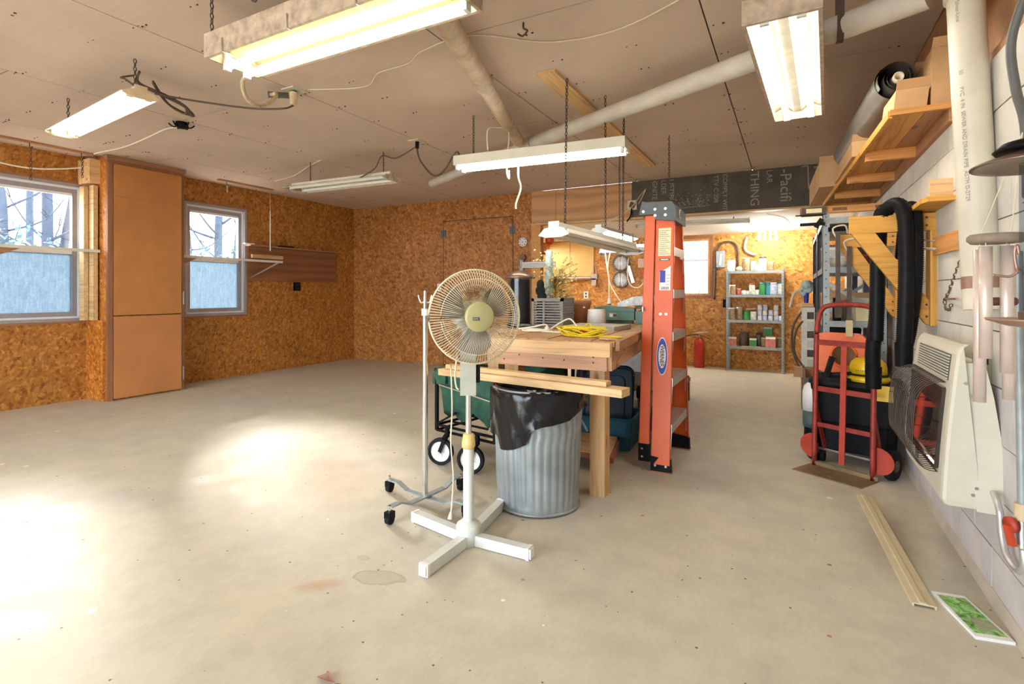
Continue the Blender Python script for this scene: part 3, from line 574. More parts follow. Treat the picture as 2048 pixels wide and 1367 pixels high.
# ------------------------------------------------------------------ fluorescent fixtures
def fixture(name, label, c, rz, L, W, hgt, lit, box_mat, refl_mat, style, chains, tube_drop=.0, tubes=(-.5, .5), tm='tube_lit', group='fluorescent shop lights'):
    t_ = thing(name, label, 'light fixture', c, rz, group)
    a, w = L / 2, W / 2
    if style == 'box':        # shallow open box of boards, tubes inside the mouth
        th = .016
        MB().box((-a, -w, 0), (a, -w + th, hgt)).build('side_board', box_mat, t_, None, True)
        MB().box((-a, w - th, 0), (a, w, hgt)).build('side_board', box_mat, t_, None, True)
        MB().box((-a, -w + th, 0), (-a + th, w - th, hgt)).build('end_board', box_mat, t_, None, True)
        MB().box((a - th, -w + th, 0), (a, w - th, hgt)).build('end_board', box_mat, t_, None, True)
        MB().extr([(-a + th, -w + th, hgt * .55), (-a + th, -w * .5, hgt * .85), (-a + th, -.02, hgt * .42), (-a + th, .02, hgt * .42), (-a + th, w * .5, hgt * .85), (-a + th, w - th, hgt * .55), (-a + th, w - th, hgt - .002), (-a + th, -w + th, hgt - .002)], (L - 2 * th, 0, 0)).build('reflector', refl_mat, t_, None, True)
        zt = .022 + tube_drop
    elif style == 'wing':     # folded metal reflector with end caps
        prof = [(-w, .0), (-w * .36, hgt * .62), (-w * .3, hgt), (w * .3, hgt), (w * .36, hgt * .62), (w, 0), (w * .98, .006), (w * .34, hgt * .55), (-w * .34, hgt * .55), (-w * .98, .006)]
        MB().extr([(-a, y, z) for y, z in prof], (L, 0, 0)).build('reflector', refl_mat, t_, None, True)
        cap = [(-w, -.006), (-w * .5, -.022), (w * .5, -.022), (w, -.006), (w * .62, hgt * .5), (w * .34, hgt * .55), (w * .34, hgt + .006), (-w * .34, hgt + .006), (-w * .34, hgt * .55), (-w * .62, hgt * .5)]
        for x in (-a - .008, a): MB().extr([(x, y, z) for y, z in cap], (.008, 0, 0)).build('end_cap', box_mat, t_, None, True)
        zt = .008 + tube_drop
    for ty in tubes:
        y = ty * w
        MB().cyl((-a + .03, y, zt), (a - .03, y, zt), .0165, None, 12).build('tube', tm if lit else 'tube_off', t_, None, True)
        for x in (-a + .024, a - .024): MB().box((x - .009, y - .017, zt - .022), (x + .009, y + .017, max(hgt * .5, zt + .02))).build('lamp_holder', 'white_enamel', t_, None, True)
    for (x, y, h) in chains:
        MB().chain((x, y, hgt - .004), (x, y, hgt + h), .028, .003).build('chain', 'dark_steel', t_, None, True)
    return t_
fA = fixture('shop_light', 'large lit twin-tube light in a dusty box at the top', (-1.80, 1.70, 2.25), math.radians(-1), 1.40, .29, .115, True, 'fixture_dusty_pale', 'reflector_yellow', 'box', [(-.68 + .02, -.13, .17), (.66, -.13, .17)], -.03, (-.28, .45), 'tube_warm')
for x in (-.55, -.1, .3): MB().tube([(x, -.15, .06), (x, -.148, -.004), (x, .0, -.01)], .003, 5).build('wire_clip', 'steel', fA, None, True)
fB = fixture('shop_light', 'lit twin-tube light in a wooden box near the block wall', (.002, 3.04, 2.20), math.radians(87), 1.42, .285, .10, True, 'fixture_dusty_pale', 'reflector_dim', 'box', [(-.6, 0, .235), (.6, 0, .235)], -.008, (-.5, .42), 'tube_lit')
fC = fixture('shop_light', 'slim lit twin-tube light near the left windows', (-4.12, 1.85, 2.30), math.radians(-6.6), 1.36, .20, .05, True, 'tan_block', 'white_enamel', 'wing', [(-.55, 0, .186), (.6, 0, .186)], -.002, (-.5, .5), 'tube_warm')
fD = fixture('shop_light', 'lit tube light on a pale wood box over the bench', (-1.70, 3.65, 2.13), math.radians(4), 1.36, .20, .075, True, 'cream', 'cream', 'box', [(-.55, 0, .33), (.52, 0, .33)], -.035, (-.75, .3), 'tube_lit')
fE = fixture('shop_light', 'unlit twin-tube light with dusty end caps by the far corner', (-4.18, 4.10, 2.25), math.radians(2), 1.34, .34, .07, False, 'fixture_dusty', 'fixture_white', 'wing', [(-.45, 0, .216), (.55, 0, .216)], .006)
fF = fixture('shop_light', 'white unlit light with hexagonal cap hung over the bench', (-1.255, 3.74, 1.475), math.radians(83), 1.28, .225, .075, False, 'white_plastic', 'white_paint', 'wing', [(-.5, 0, .97), (.45, 0, .99)], .006)
fF.rotation_euler = (0, math.radians(1.6), math.radians(83))
fG = fixture('shop_light', 'short unlit light with white cap hanging left of the ladder', (-1.22, 4.87, 1.49), math.radians(3), .72, .23, .075, False, 'white_plastic', 'aluminium', 'wing', [(-.2, 0, .97), (.25, 0, .97)], .006)
fH = fixture('shop_light', 'short lit strip light hanging behind the bench light', (-1.44, 4.80, 1.655), math.radians(86), .82, .16, .045, True, 'shelf_grey', 'aluminium', 'wing', [(-.25, 0, .835), (.2, 0, .835)], -.02, (-.1,), 'led_strip')
fI = fixture('shop_light', 'unlit twin-tube light on the alcove ceiling', (-1.12, 6.98, 1.985), math.radians(8), 1.34, .2, .045, False, 'cream', 'fixture_white', 'wing', [(-.5, 0, .024), (.5, 0, .024)], .004)
fJ = fixture('shop_light', 'lit twin-tube light deep in the alcove behind the door wall', (-3.85, 7.6, 1.92), math.radians(90), 1.3, .2, .045, True, 'cream', 'white_enamel', 'wing', [(-.5, 0, .05), (.5, 0, .02)], -.004, (-.5, .5), 'cfl_lit_tube')
cf = thing('cfl_cluster', 'bright cluster of spiral-free compact lamps on the alcove ceiling', 'lamp', (-.28, 8.0, 1.9)); cf['label'] = 'bright cluster of four compact lamps on the alcove ceiling'
MB().lathe([(.0, 2.02), (.06, 2.018), (.06, 1.99), (.03, 1.985), (.0, 1.985)], (-.28, 8.0, 0), (0, 0, 1), 16).build('base', 'white_enamel', cf)
for dx in (-.09, -.03, .03, .09):
    MB().tube([(-.28 + dx * .3, 8.0, 1.985), (-.28 + dx, 7.97, 1.955)], .014, 8).build('socket', 'white_enamel', cf)
    MB().tube(bez([(-.28 + dx, 7.96, 1.95), (-.28 + dx * 1.1, 7.93, 1.87), (-.28 + dx * 1.15, 7.90, 1.835), (-.28 + dx * 1.2, 7.96, 1.86), (-.28 + dx * 1.05, 7.99, 1.94)], 4), .013, 8).build('lamp_tube', 'cfl_lit', cf)
tag(MB().tube(bez([(-.28, 8, 2.0), (-.05, 7.8, 2.02), (-.02, 7.4, 1.99), (-.08, 7.2, 2.03), (-.25, 7.0, 2.06)], 8), .006, 5).build('alcove_cord', 'cream_cord', None), 'pale cord from the compact lamps across the alcove ceiling', 'cord')

# ------------------------------------------------------------------ ducts on the ceiling
du = thing('white_duct', 'long white plastic duct crossing the ceiling diagonally', 'duct', (-1.2, 3.75, 2.4))
P0, P1, P2 = V((.50, 2.70, 2.335)), V((-2.03, 4.21, 2.43)), V((-3.84, 5.23, 2.445))
MB().cyl(P0, P1, .057, None, 24).build('pipe', 'pvc_duct', du)
MB().cyl(P1 + (P1 - P0).normalized() * -.02, P2, .05, None, 20).build('branch_pipe', 'pvc_duct', du)
MB().cyl(P1 - (P1 - P0).normalized() * .06, P1 + (P1 - P0).normalized() * .10, .066, None, 20).build('coupling', 'wrapped_duct', du)
MB().cyl(P2 - (P2 - P1).normalized() * .03, P2 + (P2 - P1).normalized() * .002, .053, None, 20).build('end_cap', 'white_paint', du)
hs = V((.20, 2.88, 2.345))
st = MB(); pts = []
for k in range(13):
    a = PI * k / 12; pts.append(hs + V((.0, math.cos(a) * .064, -math.sin(a) * .064)))
pts = [V((hs.x, hs.y + .07, ZC))] + pts + [V((hs.x, hs.y - .07, ZC))]
for p, q in zip(pts, pts[1:]): st.bar(p, q, .004, .028, (1, 0, 0))
st.build('hanger_strap', 'dark_steel', du)
d2 = thing('wrapped_duct', 'grey plastic-wrapped duct joining the white duct on the ceiling', 'duct', (-1.9, 3.2, 2.42))
q0, q1 = V((-1.28, 1.45, 2.45)), V((-2.10, 4.10, 2.44))
qm = q0.lerp(q1, .55)
MB().cyl(q0, qm, .06, None, 20).build('pipe', 'wrapped_duct', d2)
MB().cyl(qm, q1, .052, None, 20).build('lower_pipe', 'wrapped_duct', d2)
MB().cyl(qm - (q1 - q0).normalized() * .04, qm + (q1 - q0).normalized() * .05, .067, .056, 20).build('joint_wrap', 'wrapped_duct', d2)
tag(MB().box((-1.455, 3.10, ZC - .02), (-1.325, 5.92, ZC)).build('ceiling_plank', 'pine_y', None), 'long pine plank screwed flat to the ceiling', 'lumber')
vp = thing('drain_pipe', 'upright white plastic pipe beside the high loft shelf', 'pipe', (.585, 2.5, 1.1))
vt, vb = V((.57, 2.53, 2.30)), V((.605, 2.45, 1.06))
MB().cyl(vt, vb, .056, None, 28).build('pipe', 'pvc', vp)
MB().cyl(vt + V((0, 0, .10)), vt + V((.004, -.004, -.09)), .066, .066, 28).build('tee_fitting', 'pvc', vp)
MB().cyl(vt + V((.0, .0, .03)), vt + (P0 - vt).normalized() * .12 + V((0, 0, .03)), .062, None, 20).build('tee_branch', 'pvc', vp)
MB().cyl(vt + (vb - vt) * .905, vt + (vb - vt) * .94, .0575, None, 24).build('strap', 'copper_brown', vp)
ax = (vb - vt).normalized(); n_ = V((-.70, -.71, 0)); n_ = (n_ - ax * n_.dot(ax)).normalized(); tn = ax.cross(n_)
for s_, body in ((.09, 'Silver-Line'), (.30, '10'), (.352, 'PVC  4 IN  SEWER AND DRAIN PIPE  ASTM D-2729')):
    text('lettering', body, .019, 'print_grey', vp, vt + (vb - vt) * s_ + n_ * .0565, tuple(ax), tuple(tn * -1 if tn.dot(V((1, 0, 0))) < 0 else tn), .0004)
# ------------------------------------------------------------------ outlets, cords and hooks on the ceiling
def cord(name, pts, r, mat, label, cat='cord', n=6, k=8):
    return tag(MB().tube(bez(pts, k), r, n).build(name, mat, None), label, cat)
def cbox(x, y, label, dark):
    t_ = thing('ceiling_outlet', label, 'outlet', (x, y, ZC - .01), 0, 'ceiling outlets with cords')
    MB().box((x - .06, y - .06, ZC - .008), (x + .06, y + .06, ZC)).build('plate', 'cream', t_)
    MB().cyl((x, y, ZC - .008), (x, y, ZC - .07), .02, .017, 10).build('plug', 'black_plastic', t_)
    return t_
a1 = cbox(-3.084, 2.577, 'ceiling outlet with stacked plugs under the large light', True)
MB().cyl((-3.084, 2.577, ZC - .04), (-3.18, 2.44, ZC - .06), .019, .022, 10).build('side_plug', 'grey_cord', a1)
MB().cyl((-3.07, 2.56, ZC - .03), (-3.06, 2.55, ZC - .12), .03, .02, 10).build('adapter', 'tan_block', a1)
a2 = cbox(-3.10, 3.98, 'ceiling outlet with black plug before the far light', True)
a3 = thing('ceiling_socket', 'black ceiling socket with torn wires near the slim light', 'outlet', (-4.5, 2.63, ZC - .02))
MB().lathe([(.0, 0), (.045, 0), (.05, -.03), (.03, -.05), (0, -.05)], (-4.5, 2.63, ZC), (0, 0, 1), 12).build('body', 'black_plastic', a3)
for k in range(6): MB().tube(bez([(-4.5, 2.63, ZC - .03), (-4.5 + .06 * math.cos(k), 2.63 + .06 * math.sin(k), ZC - .04), (-4.5 + .1 * math.cos(k), 2.63 + .09 * math.sin(k), ZC - .015)], 4), .006, 5).build('wire', 'black_plastic', a3)
cord('extension_cord', [(-3.06, 2.55, ZC - .12), (-3.08, 2.48, ZC - .16), (-3.25, 2.35, ZC - .17), (-3.5, 2.12, ZC - .15), (-3.68, 1.98, ZC - .12)], .007, 'brown_cord', 'brown cord running from the stacked plugs to the slim light')
cb = MB()
for k in range(4):
    r_ = random.uniform(-.02, .02)
    cb.tube(bez([(-3.65, 1.87, ZC - .02), (-3.72 + r_, 1.9, ZC - .07), (-3.66, 2.02 + r_, ZC - .12 + r_), (-3.60 + r_, 2.12, ZC - .17), (-3.66, 2.16 + .02 * k, ZC - .20), (-3.71, 2.08, ZC - .15), (-3.65, 1.95, ZC - .06 + r_)], 6), .0075, 5)
tag(cb.build('cord_bundle', 'brown_cord', None), 'bundled brown cord hanging above the slim light', 'cord')
cord('power_cable', [(-3.52, 1.82, 2.35), (-3.62, 1.78, 2.43), (-3.72, 1.80, 2.47), (-3.70, 1.86, 2.50)], .006, 'brown_cord', 'short brown loop of cord at the end of the slim light')
cord('power_cable', [(-2.49, 1.84, 2.29), (-2.78, 1.97, 2.335), (-2.87, 2.06, 2.275), (-2.94, 2.20, 2.285), (-3.0, 2.34, 2.38), (-3.08, 2.43, 2.465), (-3.18, 2.45, ZC - .06)], .012, 'fixture_dusty', 'thick tan cord from the large light to the ceiling outlet')
cord('power_cable', [(-3.10, 3.98, ZC - .07), (-3.12, 4.05, 2.38), (-2.96, 4.02, 2.22), (-2.70, 3.82, 2.17), (-2.45, 3.66, 2.28), (-2.38, 3.62, 2.2)], .008, 'brown_cord', 'brown cord drooping from ceiling outlet to the bench light')
cord('power_cable', [(-3.12, 3.97, ZC - .06), (-3.35, 3.98, 2.41), (-3.5, 3.95, 2.44), (-3.62, 3.98, 2.34), (-3.85, 4.02, 2.28), (-3.95, 4.03, 2.26)], .006, 'brown_cord', 'thin brown cord from ceiling outlet to the unlit far light')
cord('white_cable', [(-4.5, 2.64, ZC - .04), (-4.75, 2.65, ZC - .01), (-5.2, 2.72, ZC - .012), (-5.75, 2.80, ZC - .006), (-6.3, 2.80, ZC - .006), (-6.45, 2.9, ZC - .02), (-6.4, 2.95, 2.49), (-6.38, 2.87, 2.44), (-6.45, 2.6, 2.36), (-6.5, 2.3, 2.32), (-6.5, 1.9, 2.36), (-6.5, 1.5, 2.42)], .007, 'white_cord', 'white cable from the black ceiling socket drooping over the near window')
cord('white_cable', [(-3.0, 2.6, ZC - .004), (-2.6, 2.75, ZC - .006), (-2.35, 2.62, ZC - .006), (-2.1, 2.6, ZC - .004), (-1.9, 2.5, ZC - .004), (-1.55, 2.48, ZC - .004), (-1.2, 2.75, ZC - .005), (-.8, 2.78, ZC - .006), (-.3, 2.55, ZC - .004)], .004, 'cream_cord', 'thin pale wire stapled across the ceiling boards')
cord('white_cable', [(-4.42, 4.05, ZC - .004), (-4.8, 4.2, ZC - .006), (-5.3, 4.44, ZC - .004), (-5.8, 4.55, ZC - .006)], .006, 'cream_cord', 'short pale wire on the ceiling above the unlit light')
cord('white_loop', [(-2.05, 3.5, 2.2), (-2.08, 3.55, 2.38), (-2.04, 3.65, 2.42), (-1.98, 3.7, 2.40), (-1.93, 3.6, 2.2), (-1.93, 3.58, 2.05), (-1.91, 3.58, 1.99), (-1.92, 3.6, 2.06)], .006, 'white_cord', 'white looped cord over the wrapped duct at the bench light')
cord('white_cord_end', [(-1.85, 3.62, 2.12), (-1.84, 3.6, 2.0), (-1.83, 3.62, 1.92), (-1.86, 3.6, 1.80), (-1.86, 3.6, 1.76)], .007, 'white_cord', 'cut white cord end dangling below the bench light')
cord('screw_hook', [(-1.245, 2.495, ZC), (-1.245, 2.495, ZC - .03), (-1.22, 2.49, ZC - .05), (-1.245, 2.485, ZC - .075), (-1.275, 2.49, ZC - .055)], .005, 'dark_steel', 'bare screw hook in the ceiling panel', 'hook')
cord('screw_hook', [(-2.2, 1.62, ZC), (-2.2, 1.62, ZC - .03), (-2.18, 1.62, ZC - .05), (-2.2, 1.62, ZC - .07), (-2.23, 1.62, ZC - .05)], .005, 'dark_steel', 'screw hook above the large dusty light', 'hook')
# ------------------------------------------------------------------ pedestal fan
fx, fy = -1.278, 2.01
fan = thing('pedestal_fan', 'cream pedestal fan with wire guard standing in front of the bench', 'fan', (fx, fy, 0))
for i, (dx, dy) in enumerate(((-.005, -.33), (.315, .0), (-.365, .075), (-.055, .41))):
    d = V((dx, dy, 0)); L = d.length; d.normalize()
    p, q = V((fx, fy, .026)) + d * .03, V((fx, fy, .026)) + d * (L - .02)
    lg = MB().bar(p, q, .042, .046).build('leg', 'white_enamel', fan)
    MB().bar(q - d * .002, q + d * .014, .044, .05).bar(q + d * .014, q + d * .022, .034, .04).build('leg_cap', 'white_plastic', lg)
MB().lathe([(.0, 0), (.05, 0), (.052, .05), (.056, .075), (.052, .09), (.034, .098), (.034, .104), (.0, .104)], (fx, fy, 0), (0, 0, 1), 28).build('hub_base', 'white_enamel', fan)
MB().cyl((fx, fy, .10), (fx, fy, .44), .024, None, 20).build('outer_pole', 'white_enamel', fan)
MB().lathe([(.0, .425), (.026, .425), (.031, .432), (.031, .455), (.029, .462), (.025, .488), (.018, .492), (0, .492)], (fx, fy, 0), (0, 0, 1), 8).build('collar', 'collar_yellow', fan)
MB().cyl((fx, fy, .48), (fx, fy, .68), .0135, None, 16).build('inner_pole', 'chrome', fan)
fc = V((-1.226, 1.985, 1.015)); ax = V((.744, -.668, .02)).normalized()
bx_c = fc - ax * .065
cbx = V((fx, fy, 0))
r1, u1 = V((.885, .466, 0)), V((0, 0, 1)); back = V((-.466, .885, 0))
def obox(c, hx, hy, z0, z1):
    p = [c + r1 * a * hx + back * b * hy for a, b in ((-1, -1), (1, -1), (1, 1), (-1, 1))]
    return MB().hexa([V((q.x, q.y, z0)) for q in p] + [V((q.x, q.y, z1)) for q in p])
cp = obox(cbx, .035, .03, .665, .86).build('control_column', 'fan_grey', fan)
obox(cbx + r1 * .042 + back * .01, .008, .022, .72, .80).build('switch', 'black_matte', cp)
MB().cyl(cbx + V((0, 0, .85)), bx_c - ax * .05, .028, .03, 14).build('neck', 'fan_grey', fan)
MB().lathe([(0, -.20), (.05, -.195), (.065, -.17), (.07, -.10), (.06, -.075), (0, -.075)], fc, ax, 22).build('motor_housing', 'fan_grey', fan)
A_, B_ = MB().frame(ax)
def ring(c, R, n=56): return [c + (A_ * math.cos(2 * PI * i / n) + B_ * math.sin(2 * PI * i / n)) * R for i in range(n)]
R = .206
g = MB()
for i in range(104):
    t_ = 2 * PI * i / 104; e = A_ * math.cos(t_) + B_ * math.sin(t_)
    g.tube([fc + e * (R * q) + ax * h for q, h in ((.26, .062), (.55, .058), (.8, .045), (.93, .028), (.985, .008), (1.0, -.006))], .0014, 3)
for q, h in ((.80, .045), (.26, .062)): g.tube(ring(fc + ax * h, R * q), .0018, 4, True)
g.tube(ring(fc + ax * .0, R), .004, 6, True); g.build('front_guard', 'fan_cream', fan)
g = MB()
for i in range(104):
    t_ = 2 * PI * (i + .5) / 104; e = A_ * math.cos(t_) + B_ * math.sin(t_)
    g.tube([fc + e * (R * q) + ax * h for q, h in ((.33, -.10), (.6, -.098), (.85, -.085), (.95, -.06), (.99, -.03), (1.0, -.008))], .0014, 3)
for q, h in ((.95, -.06), (.6, -.098), (.33, -.1)): g.tube(ring(fc + ax * h, R * q), .0018, 4, True)
g.tube(ring(fc + ax * -.007, R), .004, 6, True); g.build('rear_guard', 'fan_cream', fan)
hb = MB().lathe([(0, .045), (.064, .045), (.066, .06), (.063, .070), (.056, .074), (0, .076)], fc, ax, 32).build('centre_cap', 'fan_hub', fan)
rr = V((0, 0, 1)).cross(ax).normalized(); upx = ax.cross(rr).normalized()
pl_c = fc + ax * .0752 - upx * .008
MB().extr([pl_c + rr * a + upx * b for a, b in ((-.034, -.007), (-.004, -.007), (-.004, .007), (-.034, .007))], ax * .0015).build('badge', 'ladder_cap', hb)
text('lettering', 'SMC', .013, 'cream', hb, pl_c + rr * -.0325 - upx * .0045 + ax * .0018, tuple(rr), tuple(upx), .0003)
for k in range(3):
    t0 = 2 * PI * k / 3 + .35; vs_, fs = [], []
    nu, nv = 9, 7
    for i in range(nu):
        q = .04 + (R * .80 - .04) * i / (nu - 1); wdt = .42 + .60 * math.sin(PI * (.10 + .72 * i / (nu - 1)))
        if i == nu - 1: wdt *= .72
        for j in range(nv):
            s_ = j / (nv - 1) - .5; a = t0 + s_ * wdt * 1.15 + .25 * (i / nu)
            vs_.append(fc + (A_ * math.cos(a) + B_ * math.sin(a)) * q + ax * (-.02 - s_ * .05))
    for i in range(nu - 1):
        for j in range(nv - 1): fs.append((i * nv + j, i * nv + j + 1, (i + 1) * nv + j + 1, (i + 1) * nv + j))
    n0 = len(vs_); vs_ += [p - ax * .003 for p in vs_]; fs += [tuple(n0 + q for q in reversed(f)) for f in fs]
    MB().add(vs_, fs, True).build('blade', 'fan_blade', fan)
MB().cyl(fc - ax * .07, fc + ax * .03, .036, None, 16).build('spinner', 'fan_blade', fan)
pcd = fc - r1 * .05 - V((0, 0, .2))
MB().tube(bez([(fx - .075, fy - .03, .80), (fx - .068, fy - .03, .6), (fx - .075, fy - .03, .45), (fx - .062, fy - .03, .3), (fx - .07, fy - .03, .17), (fx - .075, fy - .03, .13)], 6), .0035, 5).cyl((fx - .075, fy - .03, .135), (fx - .08, fy - .03, .105), .005, .011, 8).build('power_cord', 'cream_cord', fan)
MB().tube(bez([(fx - .04, fy - .03, .86), (fx - .052, fy - .03, .75), (fx - .045, fy - .03, .70), (fx - .03, fy - .035, .69)], 6), .004, 5).build('cord_loop', 'fan_cream', fan)

# ------------------------------------------------------------------ chrome garment-rack stand on casters
rk = thing('rack_stand', 'chrome upright on a four-wheeled grey base left of the fan', 'stand', (-1.72, 2.28, 0))
cs = [V((-1.72, 1.995, 0)), V((-2.0, 2.32, 0)), V((-1.66, 2.53, 0)), V((-1.43, 2.23, 0))]
mid = V((-1.70, 2.265, .045))
for a, b in ((0, 2), (1, 3)):
    pa, pb = cs[a] + V((0, 0, .075)), cs[b] + V((0, 0, .075))
    ma, mb_ = mid.lerp(V((pa.x, pa.y, .045)), .5), mid.lerp(V((pb.x, pb.y, .045)), .5)
    lift = V((0, 0, .008 if a == 0 else -.004))
    m_ = MB()
    for p, q in ((pa, pa.lerp(ma + V((0, 0, .03)), .5)), (pa.lerp(ma + V((0, 0, .03)), .5), ma), (ma, mb_), (mb_, pb.lerp(mb_ + V((0, 0, .03)), .5)), (pb.lerp(mb_ + V((0, 0, .03)), .5), pb)): m_.bar(p + lift, q + lift, .034, .008)
    m_.build('base_bar', 'shelf_grey', rk)
for c in cs:
    ct = MB().cyl(c + V((-.012, 0, .024)), c + V((.012, 0, .024)), .024, None, 16).build('caster_wheel', 'rubber', rk)
    MB().box(c + V((-.018, -.02, .03)), c + V((.018, .02, .062))).build('caster_fork', 'black_plastic', ct)
    MB().cyl(c + V((0, 0, .06)), c + V((0, 0, .09)), .007, None, 8).build('caster_bolt', 'chrome', ct)
MB().cyl((-1.715, 2.27, .05), (-1.715, 2.27, 1.02), .0145, None, 18).build('pole', 'chrome', rk)
MB().cyl((-1.715, 2.27, 1.0), (-1.715, 2.27, 1.035), .019, None, 14).build('pole_sleeve', 'white_plastic', rk)
MB().cyl((-1.715, 2.27, 1.035), (-1.715, 2.27, 1.13), .010, .0085, 12).build('pole_tip', 'chrome', rk)
for s_ in (-1, 1): MB().tube(bez([V((-1.715, 2.27, 1.075)), V((-1.715, 2.27, 1.075)) + r1 * s_ * .02 + V((0, 0, -.008)), V((-1.715, 2.27, 1.085)) + r1 * s_ * .03, V((-1.715, 2.27, 1.108)) + r1 * s_ * .036], 5), .0045, 6).build('hook', 'chrome', rk)

# ------------------------------------------------------------------ galvanised can with bag, boards across it
tc = thing('trash_can', 'dented galvanised trash can with ribbed sides before the bench', 'trash can', (-1.2, 2.58, 0))
def dent(t_, h): return 1 + .026 * (abs(math.sin(t_ * 17 + (.9 * math.exp(-((h - .42) / .03) ** 2)))) - .6) * (1 if .05 < h < .5 else .25) + .012 * math.sin(3 * t_ + 9 * h) * math.sin(h * 11)
prof = [(.0, .03), (.20, .03), (.208, .008), (.214, .0), (.218, .02)] + [(.214 + .026 * k / 28, .04 + .58 * k / 28) for k in range(29)] + [(.247, .625), (.243, .632), (.234, .62), (.206, .06), (0, .055)]
MB().lathe(prof, (-1.2, 2.58, 0), (0, 0, 1), 204, dent).build('can_body', 'galvanised', tc)
MB().torus((-1.2, 2.58, .012), (0, 0, 1), .217, .008, 48, 6).build('base_ring', 'galvanised', tc)
for s_ in (-1, 1): MB().tube(bez([V((-1.2, 2.58, .43)) + r1 * s_ * .236 - back * .05, V((-1.2, 2.58, .38)) + r1 * s_ * .262, V((-1.2, 2.58, .43)) + r1 * s_ * .236 + back * .05], 6), .006, 6).build('handle', 'galvanised', tc)
bag = thing('trash_bag', 'shiny black plastic bag lining the galvanised can', 'bag', (-1.2, 2.58, .4))
n, rows = 96, 15; vs_ = []
fdir = math.atan2(-.885, .466)
for k in range(rows):
    for i in range(n):
        t_ = 2 * PI * i / n; rel = math.cos(t_ - fdir + .55)
        hem = .45 + .075 * math.cos(t_ - .485) + .010 * math.sin(t_ * 5 + 1)
        lobe = t_ - fdir + .62; lobe = (lobe + PI) % (2 * PI) - PI
        if -.42 < lobe < .42: hem -= .06 * min(1, (.42 - abs(lobe)) / .08)
        q = k / (rows - 1)
        if q < .36:
            z = .640 - .52 * (1 - q / .36) ** 1.6; r_ = .236 - .06 * (1 - q / .36)
        else:
            s_ = (q - .36) / .64; z = .642 - (.642 - hem) * s_; r_ = .252 + .004 * math.sin(t_ * 9 + s_ * 5) + .006 * math.sin(t_ * 17 - s_ * 9) * s_ + .008 * s_ * math.sin(t_ * 4)
            if .05 < s_ < .95: r_ += .003 * math.sin(t_ * 31 + s_ * 21)
            r_ = max(r_, .2465)
        vs_.append((-1.2 + r_ * math.cos(t_), 2.58 + r_ * math.sin(t_), z))
fs = [(k * n + i, k * n + (i + 1) % n, (k + 1) * n + (i + 1) % n, (k + 1) * n + i) for k in range(rows - 1) for i in range(n)]
fs.append(tuple(range(n - 1, -1, -1)))
MB().add(vs_, fs, True).build('bag_film', 'black_bag', bag)
b0, b1 = V((-1.79, 2.545, .665)), V((-.665, 2.375, .665))
tag(MB().bar(b0, b1, .088, .036).build('lumber_board', 'pale_pine', None), 'longer lower pine board lying across the trash can', 'lumber', 'boards across the trash can')
dd = (b1 - b0).normalized()
tag(MB().bar(b0 + dd * .03 + V((0, .012, .03)), b1 - dd * .09 + V((0, .012, .03)), .05, .022).build('lumber_board', 'pale_pine', None), 'shorter rounded pine board on top of the longer one', 'lumber', 'boards across the trash can')

# ------------------------------------------------------------------ folding wagon
wg = thing('folding_wagon', 'green fabric folding wagon with black frame under the bench', 'wagon', (-1.8, 3.3, 0))
WL = V((-2.13, 2.95, 0)); WR = V((-1.62, 2.85, 0)); WD = V((.15, .80, 0)); wx = (WR - WL).normalized()
cr = [WL, WR, WR + WD, WL + WD]
fr = MB()
for c in cr: fr.bar(c + V((0, 0, .19)), c + V((0, 0, .58)), .02, .02, (1, 0, 0))
for z in (.19, .225):
    for i in range(4): fr.bar(cr[i] + V((0, 0, z)), cr[(i + 1) % 4] + V((0, 0, z)), .014, .014)
for q in (.15, .4, .65, .9): fr.bar(WL + WD * q + V((0, 0, .225)), WR + WD * q + V((0, 0, .225)), .012, .012)
fr.bar(WL + V((0, 0, .23)), WL.lerp(WR, .35) + V((0, 0, .33)), .012, .012)
fr.build('frame', 'black_plastic', wg)
tag(MB().bar(WL + V((.02, -.005, .50)), WR + V((0, -.005, .44)), .008, .008).build('brace_rod', 'chrome', wg), None, None)
fb = MB(); n = 14; tops, bots = [], []
for i in range(4):
    for k in range(n):
        p = cr[i].lerp(cr[(i + 1) % 4], k / n); cen = (cr[0] + cr[2]) / 2
        w_ = .006 * math.sin(k * 2.2 + i); o_ = (p - cen).normalized()
        tops.append(p + o_ * .008 + V((0, 0, .60 + .02 * math.sin(k * .6 + i) - (.03 if 0 < k < n else 0))))
        bots.append(p.lerp(cen, .10) + o_ * w_ + V((0, 0, .30 + .04 * math.sin(k * .9 + i * 2))))
N4 = 4 * n; mids = [t_.lerp(b_, .5) + ((t_ - (cr[0] + cr[2]) / 2) * V((1, 1, 0))).normalized() * (.012 * math.sin(i * 1.7) - .012) for i, (t_, b_) in enumerate(zip(tops, bots))]
fb.add(tops + mids + bots, [(a, (a + 1) % N4, N4 + (a + 1) % N4, N4 + a) for a in range(N4)] + [(N4 + a, N4 + (a + 1) % N4, 2 * N4 + (a + 1) % N4, 2 * N4 + a) for a in range(N4)] + [tuple(range(2 * N4, 3 * N4))], True)
fb.build('fabric_tub', 'green_fabric', wg)
hem = MB().tube(tops, .014, 6, True).build('fabric_hem', 'green_fabric', wg)
MB().extr([WL + V((-.035, .0, .50)), WL + V((-.03, -.01, .56)), WL + V((.02, -.02, .615)), WL + V((.10, -.04, .605)), WL + V((.09, -.03, .51))], WD * .12).build('corner_pouch', 'green_fabric', wg)
MB().tube(bez([WR + WD + V((-.02, -.05, .55)), WR + WD + V((0, -.05, .64)), WR + WD + V((.03, 0, .66)), WR + WD + V((.045, .02, .60)), WR + WD + V((.045, .02, .42))], 6), .014, 8).build('handle', 'black_plastic', wg)
